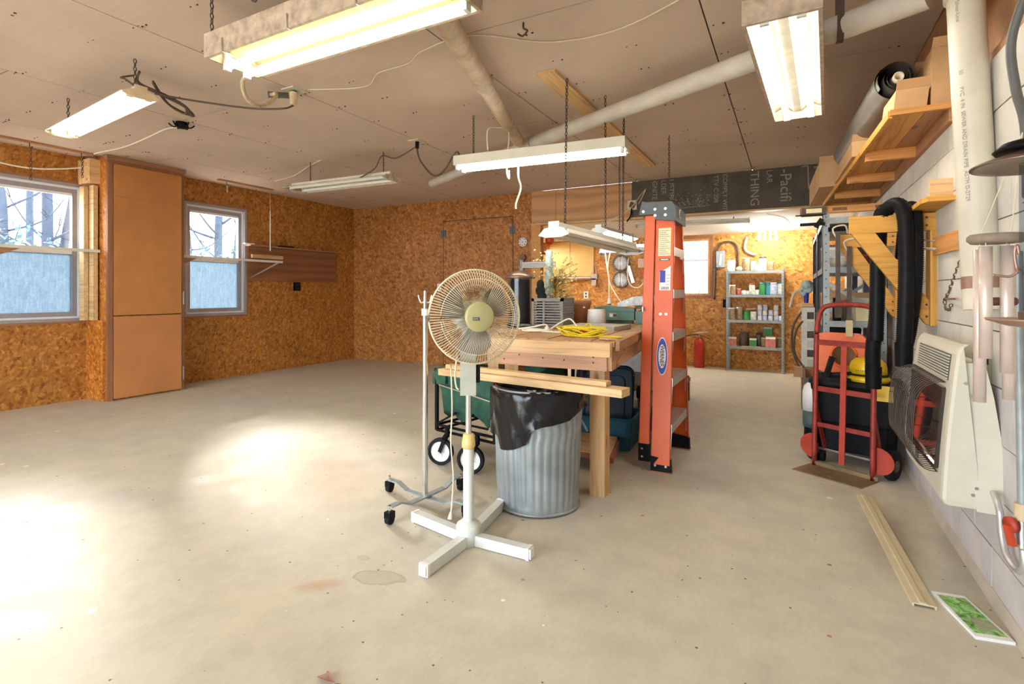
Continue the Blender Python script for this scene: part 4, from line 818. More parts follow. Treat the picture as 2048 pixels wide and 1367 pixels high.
for c, sg in ((V((-2.02, 2.84, .088)), 1), (V((-1.755, 2.785, .088)), 1)):
    d = V((-.95, -.3, 0)) if c.x < -1.9 else V((.6, .8, 0))
    wn = V((.25, -.97, 0)).normalized()
    wh = MB().lathe([(.066, -.018), (.084, -.018), (.088, -.008), (.088, .008), (.084, .018), (.066, .018), (.066, -.018)], c, wn, 36, None, False).build('tyre', 'rubber', wg)
    m_ = MB().lathe([(0, -.010), (.068, -.010), (.068, .010), (.06, .006), (.016, .006), (.014, .016), (0, .016)], c, wn, 32)
    for k in range(7):
        a = 2 * PI * k / 7; r_, u_ = m_.frame(wn); e = r_ * math.cos(a) + u_ * math.sin(a); m_.bar(c + e * .015 + wn * .006, c + e * .06 + wn * .006, .006, .008, wn)
    m_.build('wheel_disc', 'white_plastic', wg)
    fk = MB().bar(c + wn * .026, c + wn * .026 + V((.03, .01, .085)), .022, .012, wn).bar(c + wn * .026 + V((.03, .01, .085)), c + V((.03, .03, .105)), .03, .02).cyl(c + V((.03, .03, .09)), c + V((.03, .03, .15)), .016, None, 10)
    fk.build('caster_fork', 'black_plastic', wg); MB().cyl(c + wn * .03, c + wn * .04, .008, None, 8).build('axle_bolt', 'chrome', wg)
for c in (WR + WD * .95 + V((0, 0, .088)), WL + WD * .95 + V((0, 0, .088))):
    MB().lathe([(.0, -.018), (.084, -.018), (.088, 0), (.084, .018), (0, .018)], c, (1, 0, 0), 24).build('tyre', 'rubber', wg)
# ------------------------------------------------------------------ workbench
wb = thing('workbench', 'heavy wooden workbench with post legs and worn top', 'workbench', (-1.25, 3.6, 0))
ZT = .86
FR, FL = V((-.83, 2.75, 0)), V((-1.60, 2.75, 0)); BD = V((-.24, 2.45, 0))
for i in range(6):
    q0, q1 = i / 6, (i + 1) / 6
    a, b = FL.lerp(FR, q0) + V((.002, 0, 0)), FL.lerp(FR, q1) - V((.002, 0, 0))
    z0, z1 = V((0, 0, ZT - .03)), V((0, 0, ZT - .002 * (i % 2)))
    MB().hexa([a + z0, b + z0, b + BD + z0, a + BD + z0, a + z1, b + z1, b + BD + z1, a + BD + z1]).build('top_board', 'bench_top', wb)
MB().hexa([V((-2.02, 3.35, ZT - .03)), V((-1.672, 3.35, ZT - .03)), V((-1.85, 5.2, ZT - .03)), V((-2.2, 5.2, ZT - .03)), V((-2.02, 3.35, ZT)), V((-1.672, 3.35, ZT)), V((-1.85, 5.2, ZT)), V((-2.2, 5.2, ZT))]).build('side_board', 'bench_top', wb)
MB().bar((-1.62, 2.735, ZT - .045), (-.845, 2.735, ZT - .045), .05, .075).build('front_edge_board', 'pine', wb)
MB().bar((-1.54, 2.77, .755), (-.875, 2.77, .755), .038, .115).build('front_apron', 'pink_pine', wb)
MB().bar(V((-.872, 2.77, .765)), V((-.872, 2.77, .765)) + BD * .985, .038, .135).build('side_apron', 'pink_pine_y', wb)
MB().bar(V((-.818, 2.76, ZT - .025)), V((-.818, 2.76, ZT - .025)) + BD * .985, .022, .05).build('side_edge', 'brown_board', wb)
MB().bar((-1.66, 2.95, .745), (-1.54, 2.95, .745), .038, .09).build('left_apron', 'pink_pine', wb)
MB().box((-.985, 2.795, 0), (-.90, 2.885, .82)).build('leg', 'pine_z', wb)
MB().box((-1.52, 2.795, 0), (-1.43, 2.885, .82)).build('leg', 'pine_z', wb)
for x, y in ((-1.12, 5.05), (-2.1, 5.05), (-1.95, 3.45)): MB().box((x - .045, y - .045, 0), (x + .045, y + .045, .83)).build('leg', 'pine_z', wb)
nb_ = MB()
for x, z in ((-1.50, .78), (-1.50, .73), (-1.40, .76), (-1.12, .745), (-.95, .77), (-.95, .74), (-1.25, .75)): nb_.cyl((x, 2.7505, z), (x, 2.753, z), .005, None, 8)
nb_.build('bolt_heads', 'dark_gap', wb)
# ---- on the bench
bf = thing('bird_feeder', 'black cylinder feeder with bronze domed lid on the bench', 'bird feeder', (-1.80, 3.55, ZT))
p = V((-1.80, 3.55, ZT))
MB().lathe([(0, 0), (.07, 0), (.075, .02), (.072, .36), (0, .36)], p, (0, 0, 1), 28).build('inner_tube', 'black_plastic', bf)
MB().lathe([(.088, .02), (.088, .37)], p, (0, 0, 1), 28, None, False).build('clear_jacket', 'jacket_glass', bf)
MB().lathe([(0, .37), (.115, .368), (.118, .374), (.10, .395), (.06, .415), (.02, .425), (0, .426)], p, (0, 0, 1), 32).build('domed_lid', 'bronze', bf)
MB().torus(p + V((0, 0, .015)), (0, 0, 1), .09, .012, 24, 6).build('base_rim', 'black_plastic', bf)
MB().torus(p + V((0, 0, .44)), (1, 0, 0), .016, .003, 12, 5).build('hanger_ring', 'steel', bf)
pad = MB()
for k in range(7): pad.ell((-1.66 + .008 * math.sin(k * 2), 3.62, ZT + .05 + k * .045), .035 + .008 * math.sin(k * 1.7), .03, .04, 10, 6)
tag(pad.build('black_cloth', 'black_matte', None), 'crumpled black cloth standing beside the domed feeder', 'cloth')
hc = thing('plastic_crate', 'grey slatted plastic crate on the bench beside the feeder', 'crate', (-1.565, 3.65, ZT))
x0, x1, y0, y1 = -1.70, -1.45, 3.54, 3.76
cm = MB().box((x0, y0, ZT), (x1, y1, ZT + .012)).box((x0, y0, ZT + .012), (x0 + .02, y0 + .012, ZT + .215)).box((x1 - .022, y0, ZT + .012), (x1, y0 + .012, ZT + .215)).box((x0 + .09, y0, ZT + .012), (x0 + .105, y0 + .01, ZT + .2)).box((x0, y1 - .012, ZT + .012), (x1, y1, ZT + .215)).box((x0, y0, ZT + .197), (x1, y0 + .016, ZT + .22)).box((x1 - .016, y0, ZT + .197), (x1, y1, ZT + .22)).box((x0, y0, ZT + .197), (x0 + .016, y1, ZT + .22))
cm.build('crate_frame', 'crate_grey', hc)
for k in range(9):
    z = ZT + .022 + k * .0195
    MB().box((x0 + .02, y0 + .003, z), (x1 - .022, y0 + .009, z + .010)).box((x1 - .010, y0 + .012, z), (x1 - .004, y1 - .012, z + .012)).box((x0 + .004, y0 + .012, z), (x0 + .010, y1 - .012, z + .012)).build('slat', 'crate_grey', hc)
vz = thing('patterned_vase', 'tall pale blue patterned vase with dried stems behind the crate', 'vase', (-1.70, 3.86, ZT))
p = V((-1.70, 3.86, ZT))
MB().lathe([(0, 0), (.03, 0), (.033, .06), (.026, .12), (.03, .2), (.036, .3), (.034, .40), (.028, .5), (.03, .56), (.02, .60), (0, .60)], p, (0, 0, 1), 18).build('body', 'vase_blue', vz)
dr = MB(); lf = MB(); rd = random.Random(5)
for k in range(95):
    a = rd.uniform(0, 2 * PI); L = rd.uniform(.16, .40); z0 = rd.uniform(.05, .38)
    b = V((-1.655, 3.87, ZT + z0)); d = V((math.cos(a) * .75 + .25, math.sin(a) * .5, rd.uniform(-.15, 1.0)))
    e = b + d * L * .55; m_ = b.lerp(e, .5) + V((0, 0, .03)); dr.tube(bez([b, m_, e], 3), .0025, 4)
    for j in range(3):
        c = m_.lerp(e, rd.random()); u = V((rd.uniform(-1, 1), rd.uniform(-1, 1), rd.uniform(-1, 1))).normalized() * rd.uniform(.012, .026); w_ = u.cross(V((rd.random(), .3, rd.random()))).normalized() * .008
        lf.add([c - u, c + w_, c + u, c - w_], [(0, 1, 2, 3)])
for k in range(6): dr.tube([(-1.66 + .01 * k, 3.87, ZT), (-1.64 + .01 * k, 3.88, ZT + .45)], .003, 4)
db = thing('dried_bouquet', 'tangle of dried flowers and leaves behind the grey crate', 'dried flowers', (-1.655, 3.87, ZT))
dr.build('stems', 'dry_stem', db); o = lf.build('leaves', 'dry_leaf', db); o['kind'] = 'stuff'
fl = MB()
for k in range(90): 
    a = rd.uniform(0, 2 * PI); q = rd.uniform(.05, .23)
    fl.ell((-1.64 + math.cos(a) * q, 3.87 + math.sin(a) * q * .6, ZT + rd.uniform(.12, .60)), .010, .010, .008, 6, 4)
o = fl.build('flower_heads', 'dry_flower', db); o['kind'] = 'stuff'
def pot(name, mat, label, cat, c, r0, r1, h, lip=.006):
    return tag(MB().lathe([(0, .002), (r0, 0), (r1, h * .82), (r1 + lip, h * .84), (r1 + lip, h), (r1 - .004, h), (r0 - .006, .012), (0, .012)], c, (0, 0, 1), 24).build(name, mat, None), label, cat)
pot('flower_pot', 'terracotta', 'terracotta pot behind the grey crate', 'pot', V((-1.50, 3.98, ZT)), .07, .10, .20)
tb = MB().lathe([(0, 0), (.076, 0), (.068, .125), (.064, .132), (0, .132)], (-1.33, 3.93, ZT), (0, 0, 1), 28).build('plastic_tub', 'white_plastic', None); tag(tb, 'upturned white plastic tub on the bench', 'tub')
tag(MB().hexa([V((-1.42, 3.46, ZT)), V((-1.06, 3.50, ZT)), V((-1.02, 3.78, ZT)), V((-1.40, 3.76, ZT)), V((-1.42, 3.46, ZT + .028)), V((-1.06, 3.50, ZT + .028)), V((-1.02, 3.78, ZT + .034)), V((-1.40, 3.76, ZT + .034))]).build('flat_panel', 'board_grey', None), 'flat grey panel lying on the bench behind the yellow rope', 'panel')
# lathe-like teal machine
mc = thing('bench_machine', 'teal bench machine with guard and motor on the bench', 'machine', (-1.25, 4.45, ZT))
def orient(c, rz):
    ca, sa = math.cos(rz), math.sin(rz); c = V(c)
    return lambda x, y, z: c + V((x * ca - y * sa, x * sa + y * ca, z))
f_ = orient((-1.28, 4.42, ZT), .10)
def lbox(f, a, b): return MB().hexa([f(a[0], a[1], a[2]), f(b[0], a[1], a[2]), f(b[0], b[1], a[2]), f(a[0], b[1], a[2]), f(a[0], a[1], b[2]), f(b[0], a[1], b[2]), f(b[0], b[1], b[2]), f(a[0], b[1], b[2])])
gc = MB().extr([f_(-.22, -.06, .03), f_(.12, -.06, .03), f_(.12, -.06, .13), f_(.04, -.06, .135), f_(-.02, -.06, .14), f_(-.12, -.06, .152), f_(-.16, -.06, .142), f_(-.22, -.06, .138)], f_(0, .12, 0) - f_(0, 0, 0)).build('belt_guard', 'teal_machine', mc)
MB().extr([f_(-.222, -.062, .108), f_(.122, -.062, .098), f_(.122, -.062, .101), f_(-.222, -.062, .111)], f_(0, .002, 0) - f_(0, 0, 0)).build('lid_seam', 'teal_dark', gc)
lbox(f_, (-.085, -.064, .055), (-.02, -.060, .085)).build('maker_plate', 'paper_white', gc)
lbox(f_, (-.055, -.0655, .058), (-.022, -.0635, .082)).build('plate_mark', 'ladder_cap', gc)
lbox(f_, (-.22, -.05, .0), (.10, .05, .03)).build('base_rail', 'teal_dark', mc)
lbox(f_, (.13, -.055, .0), (.20, .05, .105)).build('motor_box', 'teal_machine', mc)
MB().cyl(f_(.20, 0, .05), f_(.28, -.01, .05), .03, None, 14).build('motor', 'dark_steel', mc)
MB().tube([f_(.16, .0, .1), f_(.22, .02, .15), f_(.30, 0, .12)], .012, 6).tube([f_(.24, -.02, .03), f_(.30, -.02, .14)], .007, 6).build('arm_rods', 'dark_steel', mc)
MB().ell(f_(.31, -.03, .03), .022, .022, .022).build('knob', 'black_plastic', mc)
MB().extr([f_(-.02, -.02, .14), f_(.24, -.02, .165), f_(.34, -.02, .20), f_(.34, -.02, .245), f_(.10, -.02, .225), f_(-.03, -.02, .17)], f_(0, .12, 0) - f_(0, 0, 0)).build('plastic_cover', 'clear_plastic', mc)
lbox(f_, (.12, -.01, .125), (.34, .1, .15)).build('upper_arm', 'teal_dark', mc)
# white cord coil and yellow rope
def coil(name, c, n, rx, ry, r, mat, label, cat, seed, zr=.02, extra=()):
    rd = random.Random(seed); pts = []
    for k in range(n * 10):
        a = 2 * PI * k / 10 + .25 * math.sin(k * .31 + seed); q = .74 + .20 * math.sin(k * .47 + seed) + .10 * math.sin(k * 1.13)
        pts.append(V(c) + V((math.cos(a) * rx * q + .02 * math.sin(k * .23), math.sin(a) * ry * q, r + zr * (.5 + .5 * math.sin(k * .77 + seed)))))
    mb = MB().tube(bez(pts, 4), r, 5)
    for e in extra: mb.tube(bez(e, 6), r, 5)
    return tag(mb.build(name, mat, None), label, cat)
wz = ZT + .006
coil('cord_coil', (-1.50, 3.20, ZT), 4, .11, .06, .006, 'white_cord', 'coiled cream cord on the bench beside the fan', 'cord', 9, .008,
     [[(-1.43, 3.22, wz), (-1.36, 3.28, ZT + .06), (-1.30, 3.30, ZT + .085), (-1.22, 3.24, ZT + .03), (-1.16, 3.20, wz), (-1.28, 3.15, wz), (-1.45, 3.16, wz)], [(-1.7, 3.3, wz), (-1.6, 3.35, ZT + .02), (-1.5, 3.34, ZT + .04), (-1.42, 3.22, ZT + .02)]])
tag(MB().ell((-1.432, 3.215, ZT + .02), .018, .018, .02, 8, 6).build('cord_tie', 'cream_cord', None), 'wrapped tie around the cream cord coil', 'cord tie')
dkc = coil('dark_cord', (-1.68, 3.40, ZT), 5, .05, .035, .006, 'grey_cord', 'small tangle of dark cord at the foot of the feeder', 'cord', 12, .025)
coil('yellow_rope', (-1.11, 2.99, ZT), 12, .145, .085, .0046, 'yellow_rope', 'tangled yellow rope lying on the front of the bench', 'rope', 21, .05, [[(-1.0, 2.98, wz), (-.93, 2.99, wz), (-.86, 2.98, wz), (-.87, 2.945, wz), (-.95, 2.95, wz), (-1.0, 2.94, wz)], [(-1.1, 2.96, wz), (-1.09, 3.0, ZT + .06), (-1.07, 3.04, ZT + .07), (-1.02, 2.96, wz)]])
tag(MB().bar((-1.12, 3.02, ZT + .03), (-1.05, 2.98, ZT + .035), .06, .03).build('rope_winder', 'red_plastic', None), 'red plastic winder inside the yellow rope', 'winder')
tag(MB().bar((-.93, 2.86, ZT + .006), (-.86, 2.80, ZT + .006), .05, .008).build('wood_scrap', 'pine', None), 'small wood scrap at the bench corner', 'lumber')
# ---- hanging cords with plug
pg = thing('pendant_cord', 'twin white cords with an orange plug hanging over the bench', 'cord', (-1.47, 4.70, 1.1))
MB().tube(bez([(-1.525, 4.75, 1.5), (-1.50, 4.72, 1.38), (-1.475, 4.70, 1.25), (-1.47, 4.70, 1.12), (-1.47, 4.70, 1.06)], 6), .007, 5).tube(bez([(-1.475, 4.75, 1.5), (-1.49, 4.72, 1.35), (-1.46, 4.70, 1.2), (-1.38, 4.66, 1.08), (-1.33, 4.64, 1.02)], 6), .006, 5).build('cord', 'white_cord', pg)
MB().cyl((-1.47, 4.70, 1.07), (-1.47, 4.70, 1.02), .012, .018, 10).build('socket_sleeve', 'white_plastic', pg); MB().cyl((-1.47, 4.70, 1.02), (-1.47, 4.70, .985), .018, .013, 10).build('plug', 'copper_brown', pg)
cord('looped_cable', [(-1.36, 4.95, 1.46), (-1.37, 4.95, 1.3), (-1.34, 4.95, 1.19), (-1.26, 4.95, 1.17), (-1.2, 4.95, 1.25), (-1.17, 4.95, 1.40)], .006, 'white_cord', 'white cord looping below the short unlit light')
cord('lamp_cord', [(-1.44, 4.42, 1.63), (-1.50, 4.6, 1.72), (-1.42, 5.2, 1.95), (-1.45, 5.8, 2.2), (-1.5, 6.2, 2.33), (-1.62, 6.55, 2.32), (-1.72, 6.73, 2.25)], .006, 'cream_cord', 'pale lamp cord from the strip light to the header outlet')
jb = thing('junction_box', 'open junction box with wires on the dark header board', 'outlet', (-1.80, 6.73, 2.25))
MB().box((-1.86, 6.715, 2.18), (-1.74, 6.737, 2.30)).build('plate', 'cream', jb)
for k in range(5): MB().tube(bez([(-1.83 + .02 * k, 6.71, 2.22 + .015 * (k % 3)), (-1.80, 6.68, 2.27), (-1.77 - .01 * k, 6.69, 2.20)], 5), .009, 5).build('wire', 'rust_metal', jb)
MB().tube(bez([(-1.80, 6.70, 2.2), (-1.81, 6.69, 2.1), (-1.86, 6.69, 2.03)], 5), .01, 5).build('pigtail', 'black_plastic', jb)

# ------------------------------------------------------------------ under the bench
def tote(name, label, c, rz, w, d, h, mat, rim_mat=None):
    t_ = thing(name, label, 'storage tote', c, rz); r = .035
    def rr(w_, d_, z): return [V((x, y, z)) for x, y in ((-w_ + r, -d_), (w_ - r, -d_), (w_ - r * .3, -d_ + r * .3), (w_, -d_ + r), (w_, d_ - r), (w_ - r * .3, d_ - r * .3), (w_ - r, d_), (-w_ + r, d_), (-w_ + r * .3, d_ - r * .3), (-w_, d_ - r), (-w_, -d_ + r), (-w_ + r * .3, -d_ + r * .3))]
    lv = [(w * .9, d * .88, 0), (w * .93, d * .92, h * .42), (w * .95, d * .94, h * .44), (w * .98, d * .97, h * .9), (w, d, h * .9), (w * 1.02, d * 1.03, h), (w * .96, d * .94, h), (w * .93, d * .91, h * .85), (w * .86, d * .83, .012)]
    vs_ = []; 
    for a, b, z in lv: vs_ += rr(a / 2, b / 2, z)
    n = 12; fs = [(k * n + i, k * n + (i + 1) % n, (k + 1) * n + (i + 1) % n, (k + 1) * n + i) for k in range(len(lv) - 1) for i in range(n)] + [tuple(range(n - 1, -1, -1)), tuple(range((len(lv) - 1) * n, len(lv) * n))]
    MB().add(vs_, fs).build('tub', mat, t_, None, True)
    return t_
tt = tote('storage_tote', 'open blue plastic tote under the bench by the ladder', (-1.25, 3.84, 0), .06, .52, .40, .235, 'blue_tote')
ld = thing('tote_lid', 'dark navy tote lid standing upright in the blue tote', 'lid', (-1.25, 3.83, .02))
def rrect(w, h, r, n=5):
    out = []
    for cx, cy, a0 in ((w - r, h - r, 0), (-w + r, h - r, PI / 2), (-w + r, -h + r, PI), (w - r, -h + r, 1.5 * PI)):
        for k in range(n + 1): a = a0 + PI / 2 * k / n; out.append((cx + r * math.cos(a), cy + r * math.sin(a)))
    return out
lc = V((-1.235, 3.83, .30)); lx = V((.98, .12, 0)); lz = V((-.02, .16, .98)).normalized(); ly = lx.cross(lz).normalized() * -1
MB().extr([lc + lx * x + lz * y for x, y in rrect(.215, .27, .06)], V((-.02, .03, 0)) * .6).build('panel', 'navy_lid', ld)
MB().tube([lc + lx * x + lz * y for x, y in rrect(.212, .268, .06)], .014, 6, True).build('rim', 'navy_lid', ld)
MB().tube([lc + V((.0, -.004, 0)) + lx * x + lz * y for x, y in rrect(.15, .2, .04)], .005, 5, True).build('inner_ridge', 'navy_lid', ld)
dl = thing('wood_dolly', 'low wooden furniture dolly beside the front bench leg', 'dolly', (-1.12, 3.32, 0))
dp = [V((-1.32, 3.20, .10)), V((-.99, 3.155, .10)), V((-1.07, 3.60, .10)), V((-1.40, 3.62, .10))]
MB().extr(dp, (0, 0, .018)).build('deck', 'pine', dl)
for i in (0, 1): MB().bar(dp[i] + V((0, .02, -.015)), dp[3 - i] + V((0, -.02, -.015)), .045, .035).build('runner', 'red_wood', dl)
MB().bar(dp[0] + V((0, .0, -.003)), dp[1] + V((0, 0, -.003)), .02, .03).build('front_rail', 'red_wood', dl)
for p_ in dp:
    q_ = p_.lerp((dp[0] + dp[2]) / 2, .18); q_.z = .03
    MB().cyl(q_ + V((-.012, 0, 0)), q_ + V((.012, 0, 0)), .03, None, 14).build('caster', 'rubber', dl); MB().box(q_ + V((-.016, -.02, .015)), q_ + V((.016, .02, .055))).build('caster_fork', 'steel', dl)
jk = thing('floor_jack', 'dark steel wheeled jack behind the blue tote', 'jack', (-1.03, 4.25, 0))
MB().box((-1.2, 4.1, .06), (-.86, 4.16, .16)).box((-1.2, 4.3, .06), (-.86, 4.36, .16)).build('side_plate', 'dark_steel', jk)
MB().cyl((-1.15, 4.23, .15), (-.85, 4.23, .19), .045, None, 14).build('cylinder', 'dark_steel', jk)
for x, y, z, r_ in ((-1.15, 4.08, .045, .045), (-.88, 4.07, .055, .055), (-1.15, 4.38, .045, .045), (-.88, 4.39, .055, .055)): MB().cyl((x, y - .02, z), (x, y + .02, z), r_, None, 18).build('wheel', 'rubber', jk)
MB().cyl((-1.08, 4.2, .33), (-1.04, 4.2, .33), .05, None, 16).build('saddle', 'black_matte', jk); MB().cyl((-1.06, 4.2, .19), (-1.06, 4.2, .30), .02, None, 10).build('lift_post', 'dark_steel', jk)
MB().cyl((-.93, 4.13, .23), (-.89, 4.13, .23), .055, None, 16).build('pulley', 'black_matte', jk)
# low platform with rug, grey cabinet behind the bench
tag(MB().box((-1.62, 4.95, .24), (-.94, 5.75, .258)).build('folded_rug', 'rug_brown', None), 'brown patterned rug laid on the low platform behind the ladder', 'rug')
pf = thing('low_platform', 'low dark platform carrying the brown rug behind the bench', 'platform', (-1.28, 5.35, 0))
MB().box((-1.63, 4.93, .20), (-.93, 5.77, .24)).build('deck', 'dark_wood', pf)
for x, y in ((-1.6, 4.96), (-.96, 4.96), (-1.6, 5.74), (-.96, 5.74)): MB().box((x - .025, y - .025, 0), (x + .025, y + .025, .20)).build('leg', 'dark_wood', pf)
gk = thing('grey_cabinet', 'low grey metal cabinet behind the bench', 'cabinet', (-1.75, 6.1, 0))
MB().box((-2.2, 5.75, 0), (-1.42, 6.3, .62)).build('body', 'tile_grey', gk)
for y in (5.78, 6.04): MB().box((-1.42, y, .06), (-1.41, y + .22, .58)).build('door', 'shelf_grey', gk)
MB().box((-1.425, 5.74, 0), (-1.405, 6.31, .05)).build('kick_strip', 'cream', gk)

# ------------------------------------------------------------------ orange step ladder
ldr = thing('step_ladder', 'orange fibreglass step ladder standing folded beside the bench', 'ladder', (-.74, 3.68, 0))
def rail(bot, top, w, sgn, name, mat='ladder_orange', t_=.003, fl=.028):
    b, t0 = V(bot), V(top); mb = MB(); wv = V((w, 0, 0))
    yv = V((0, sgn * fl, 0)); n1 = V((0, t_, 0)) * sgn
    for o_, s1, s2 in ((V((0, 0, 0)), wv, n1), (V((0, 0, 0)), V((t_, 0, 0)), yv), (wv - V((t_, 0, 0)), V((t_, 0, 0)), yv)):
        mb.hexa([b + o_, b + o_ + s1, b + o_ + s1 + s2, b + o_ + s2, t0 + o_, t0 + o_ + s1, t0 + o_ + s1 + s2, t0 + o_ + s2])
    return mb.build(name, mat, ldr)
FN = rail((-.805, 3.375, .05), (-.800, 3.50, 1.60), .115, 1, 'front_rail')
FF = rail((-.790, 4.0, .05), (-.800, 3.80, 1.60), .115, -1, 'front_rail')
rail((-.890, 3.405, .10), (-.872, 3.50, 1.62), .066, 1, 'rear_rail'); rail((-.890, 3.97, .10), (-.872, 3.80, 1.62), .066, -1, 'rear_rail')
for (x, y, s_) in ((-.808, 3.372, 1), (-.793, 4.003, -1)):
    ft = MB().hexa([(x, y, 0), (x + .125, y, 0), (x + .125, y + s_ * .05, 0), (x, y + s_ * .05, 0), (x, y + s_ * .004, .10), (x + .123, y + s_ * .010, .085), (x + .123, y + s_ * .035, .085), (x, y + s_ * .035, .10)]).build('foot', 'black_plastic', ldr)
    MB().cyl((x + .03, y - s_ * .004, .045), (x + .03, y + .004 * s_, .045), .008, None, 8).cyl((x + .095, y - s_ * .004, .045), (x + .095, y + .004 * s_, .045), .008, None, 8).build('rivet', 'chrome', ft)
    MB().box((x - .002, min(y, y + s_ * .052), 0), (x + .128, max(y, y + s_ * .052), .008)).build('tread', 'red_wood', ft)
for (x, y, s_) in ((-.892, 3.402, 1), (-.892, 3.973, -1)):
    ft = MB().box((x, min(y, y + s_ * .035), .05), (x + .07, max(y, y + s_ * .035), .16)).build('foot', 'black_plastic', ldr)
    MB().cyl((x + .025, y - s_ * .004, .08), (x + .025, y, .08), .007, None, 8).cyl((x + .025, y - s_ * .004, .13), (x + .025, y, .13), .007, None, 8).build('rivet', 'chrome', ft)
for z in (.30, .585, .87, 1.14, 1.41):
    q = (z - .05) / 1.55; ya, yb = 3.38 + .125 * q, 3.995 - .195 * q
    sp_ = MB().box((-.80, ya, z - .004), (-.682, yb, z)).box((-.686, ya, z - .055), (-.682, yb, z - .004)).box((-.80, ya, z - .045), (-.796, yb, z - .004)).build('step', 'aluminium', ldr)
    for s_, y in ((1, ya), (-1, yb)): MB().bar((-.687, y + s_ * .02, z - .05), (-.687, y + s_ * .09, z - .16) if False else (-.69, y + s_ * .006, z - .16), .003, .018, (0, 1, 0)).build('step_brace', 'aluminium', sp_)
for z in (.45, 1.0): MB().box((-.875, 3.43, z), (-.868, 3.94, z + .03)).build('rear_brace', 'aluminium', ldr)
cpp = MB().extr([(-.905, 3.47, 1.625), (-.885, 3.47, 1.715), (-.865, 3.47, 1.705), (-.70, 3.47, 1.700), (-.672, 3.47, 1.66), (-.672, 3.47, 1.575), (-.80, 3.47, 1.59), (-.81, 3.47, 1.625)], (0, .36, 0)).build('top_cap', 'ladder_cap', ldr)
rv = MB()
for x, z in ((-.875, 1.645), (-.80, 1.655), (-.735, 1.655), (-.80, 1.615), (-.735, 1.615)): rv.cyl((x, 3.465, z), (x, 3.472, z), .009, None, 10)
rv.build('rivet', 'chrome', cpp)
MB().cyl((-.673, 3.62, 1.635), (-.668, 3.62, 1.635), .03, None, 20).build('cap_emblem', 'white_plastic', cpp); MB().cyl((-.669, 3.62, 1.635), (-.666, 3.62, 1.635), .024, None, 20).build('emblem_inner', 'ladder_cap', cpp)
def yr(z): return 3.375 + .125 * (z - .05) / 1.55 - .0022
def xr(z): return -.805 + .005 * (z - .05) / 1.55
def sticker(name, x0, x1, z0, z1, mat, dy=0): return MB().hexa([(xr(z0) + x0, yr(z0) - dy, z0), (xr(z0) + x1, yr(z0) - dy, z0), (xr(z0) + x1, yr(z0) + .002, z0), (xr(z0) + x0, yr(z0) + .002, z0), (xr(z1) + x0, yr(z1) - dy, z1), (xr(z1) + x1, yr(z1) - dy, z1), (xr(z1) + x1, yr(z1) + .002, z1), (xr(z1) + x0, yr(z1) + .002, z1)]).build(name, mat, FN)
sticker('warning_label', .018, .096, 1.355, 1.535, 'label_yellow')
for k in range(13): sticker('printed_line', .024, .09 - .012 * (k % 3), 1.365 + k * .0125, 1.369 + k * .0125, 'print_grey', .0006)
s2 = sticker('spec_label', .03, .098, 1.135, 1.25, 'paper_white'); MB().extr([(xr(1.25) + .03, yr(1.25) + .0, 1.25), (xr(1.25) + .098, yr(1.25), 1.25), (xr(1.29) + .098, yr(1.29), 1.29)], (0, .002, 0)).build('spec_label_tip', 'paper_white', FN)
sticker('blue_patch', .032, .066, 1.185, 1.262, 'blue_print', .0006)
for k in range(7): sticker('barcode', .042 + k * .007, .045 + k * .007, 1.14, 1.158, 'black_matte', .0006)
for k in range(4): sticker('printed_line', .072, .092, 1.17 + k * .02, 1.174 + k * .02, 'print_grey', .0006)
sticker('slot', .028, .09, 1.325, 1.338, 'ladder_cap', .0006); sticker('slot_core', .036, .082, 1.329, 1.334, 'chrome', .0012)
oz = .72
el = lambda a_, b_, dy: [(xr(oz) + .056 + a_ * math.cos(2 * PI * k / 28), yr(oz + b_ * math.sin(2 * PI * k / 28)) - dy, oz + b_ * math.sin(2 * PI * k / 28)) for k in range(28)]
MB().extr(el(.034, .118, .001), (0, .002, 0)).build('oval_border', 'paper_white', FN); MB().extr(el(.031, .112, .0018), (0, .002, 0)).build('oval_logo', 'blue_print', FN); MB().extr(el(.023, .075, .0026), (0, .002, 0)).build('oval_field', 'paper_white', FN)
text('lettering', 'WERNER', .036, 'black_matte', FN, (xr(oz) + .045, yr(oz + .07) - .0034 - .002, oz + .068), (0, -.08, -1), (1, 0, 0), .0006, 'LEFT', .92)
rv = MB()
for x, z in ((.04, .985), (.075, .985)): rv.cyl((xr(z) + x, yr(z) - .003, z), (xr(z) + x, yr(z) + .002, z), .008, None, 8)
rv.build('rivet', 'chrome', FN)
MB().box((-.687, 3.70, 1.345), (-.683, 3.79, 1.40)).build('rail_label', 'paper_white', ldr)

ldr.location.x += .028; ldr.location.y -= .03
# ------------------------------------------------------------------ alcove contents
sl = thing('slatted_panel', 'yellow slatted panel with ledge on the alcove wall', 'panel', (-3.3, 8.49, 1.35))
for k in range(19):
    z = 1.40 + k * .031
    MB().box((-3.72, 8.475, z), (-2.92, 8.498, z + .0285)).build('slat', 'slat_yellow', sl)
MB().box((-3.75, 8.40, 1.36), (-2.95, 8.498, 1.385)).build('ledge', 'aluminium', sl); MB().box((-3.72, 8.42, 1.335), (-2.86, 8.498, 1.358)).build('ledge_support', 'brown_board_x', sl)
MB().box((-3.345, 8.47, 1.40), (-3.338, 8.476, 1.98)).build('panel_joint', 'brown_board_x', sl)
wc = thing('dial_gauge', 'round white dial mounted beside the door', 'dial', (-3.37, YB, 1.84))
MB().lathe([(0, 0), (.062, 0), (.066, .02), (.055, .03), (.0, .03)], (-3.37, YB, 1.84), (0, -1, 0), 26).build('face', 'white_plastic', wc)
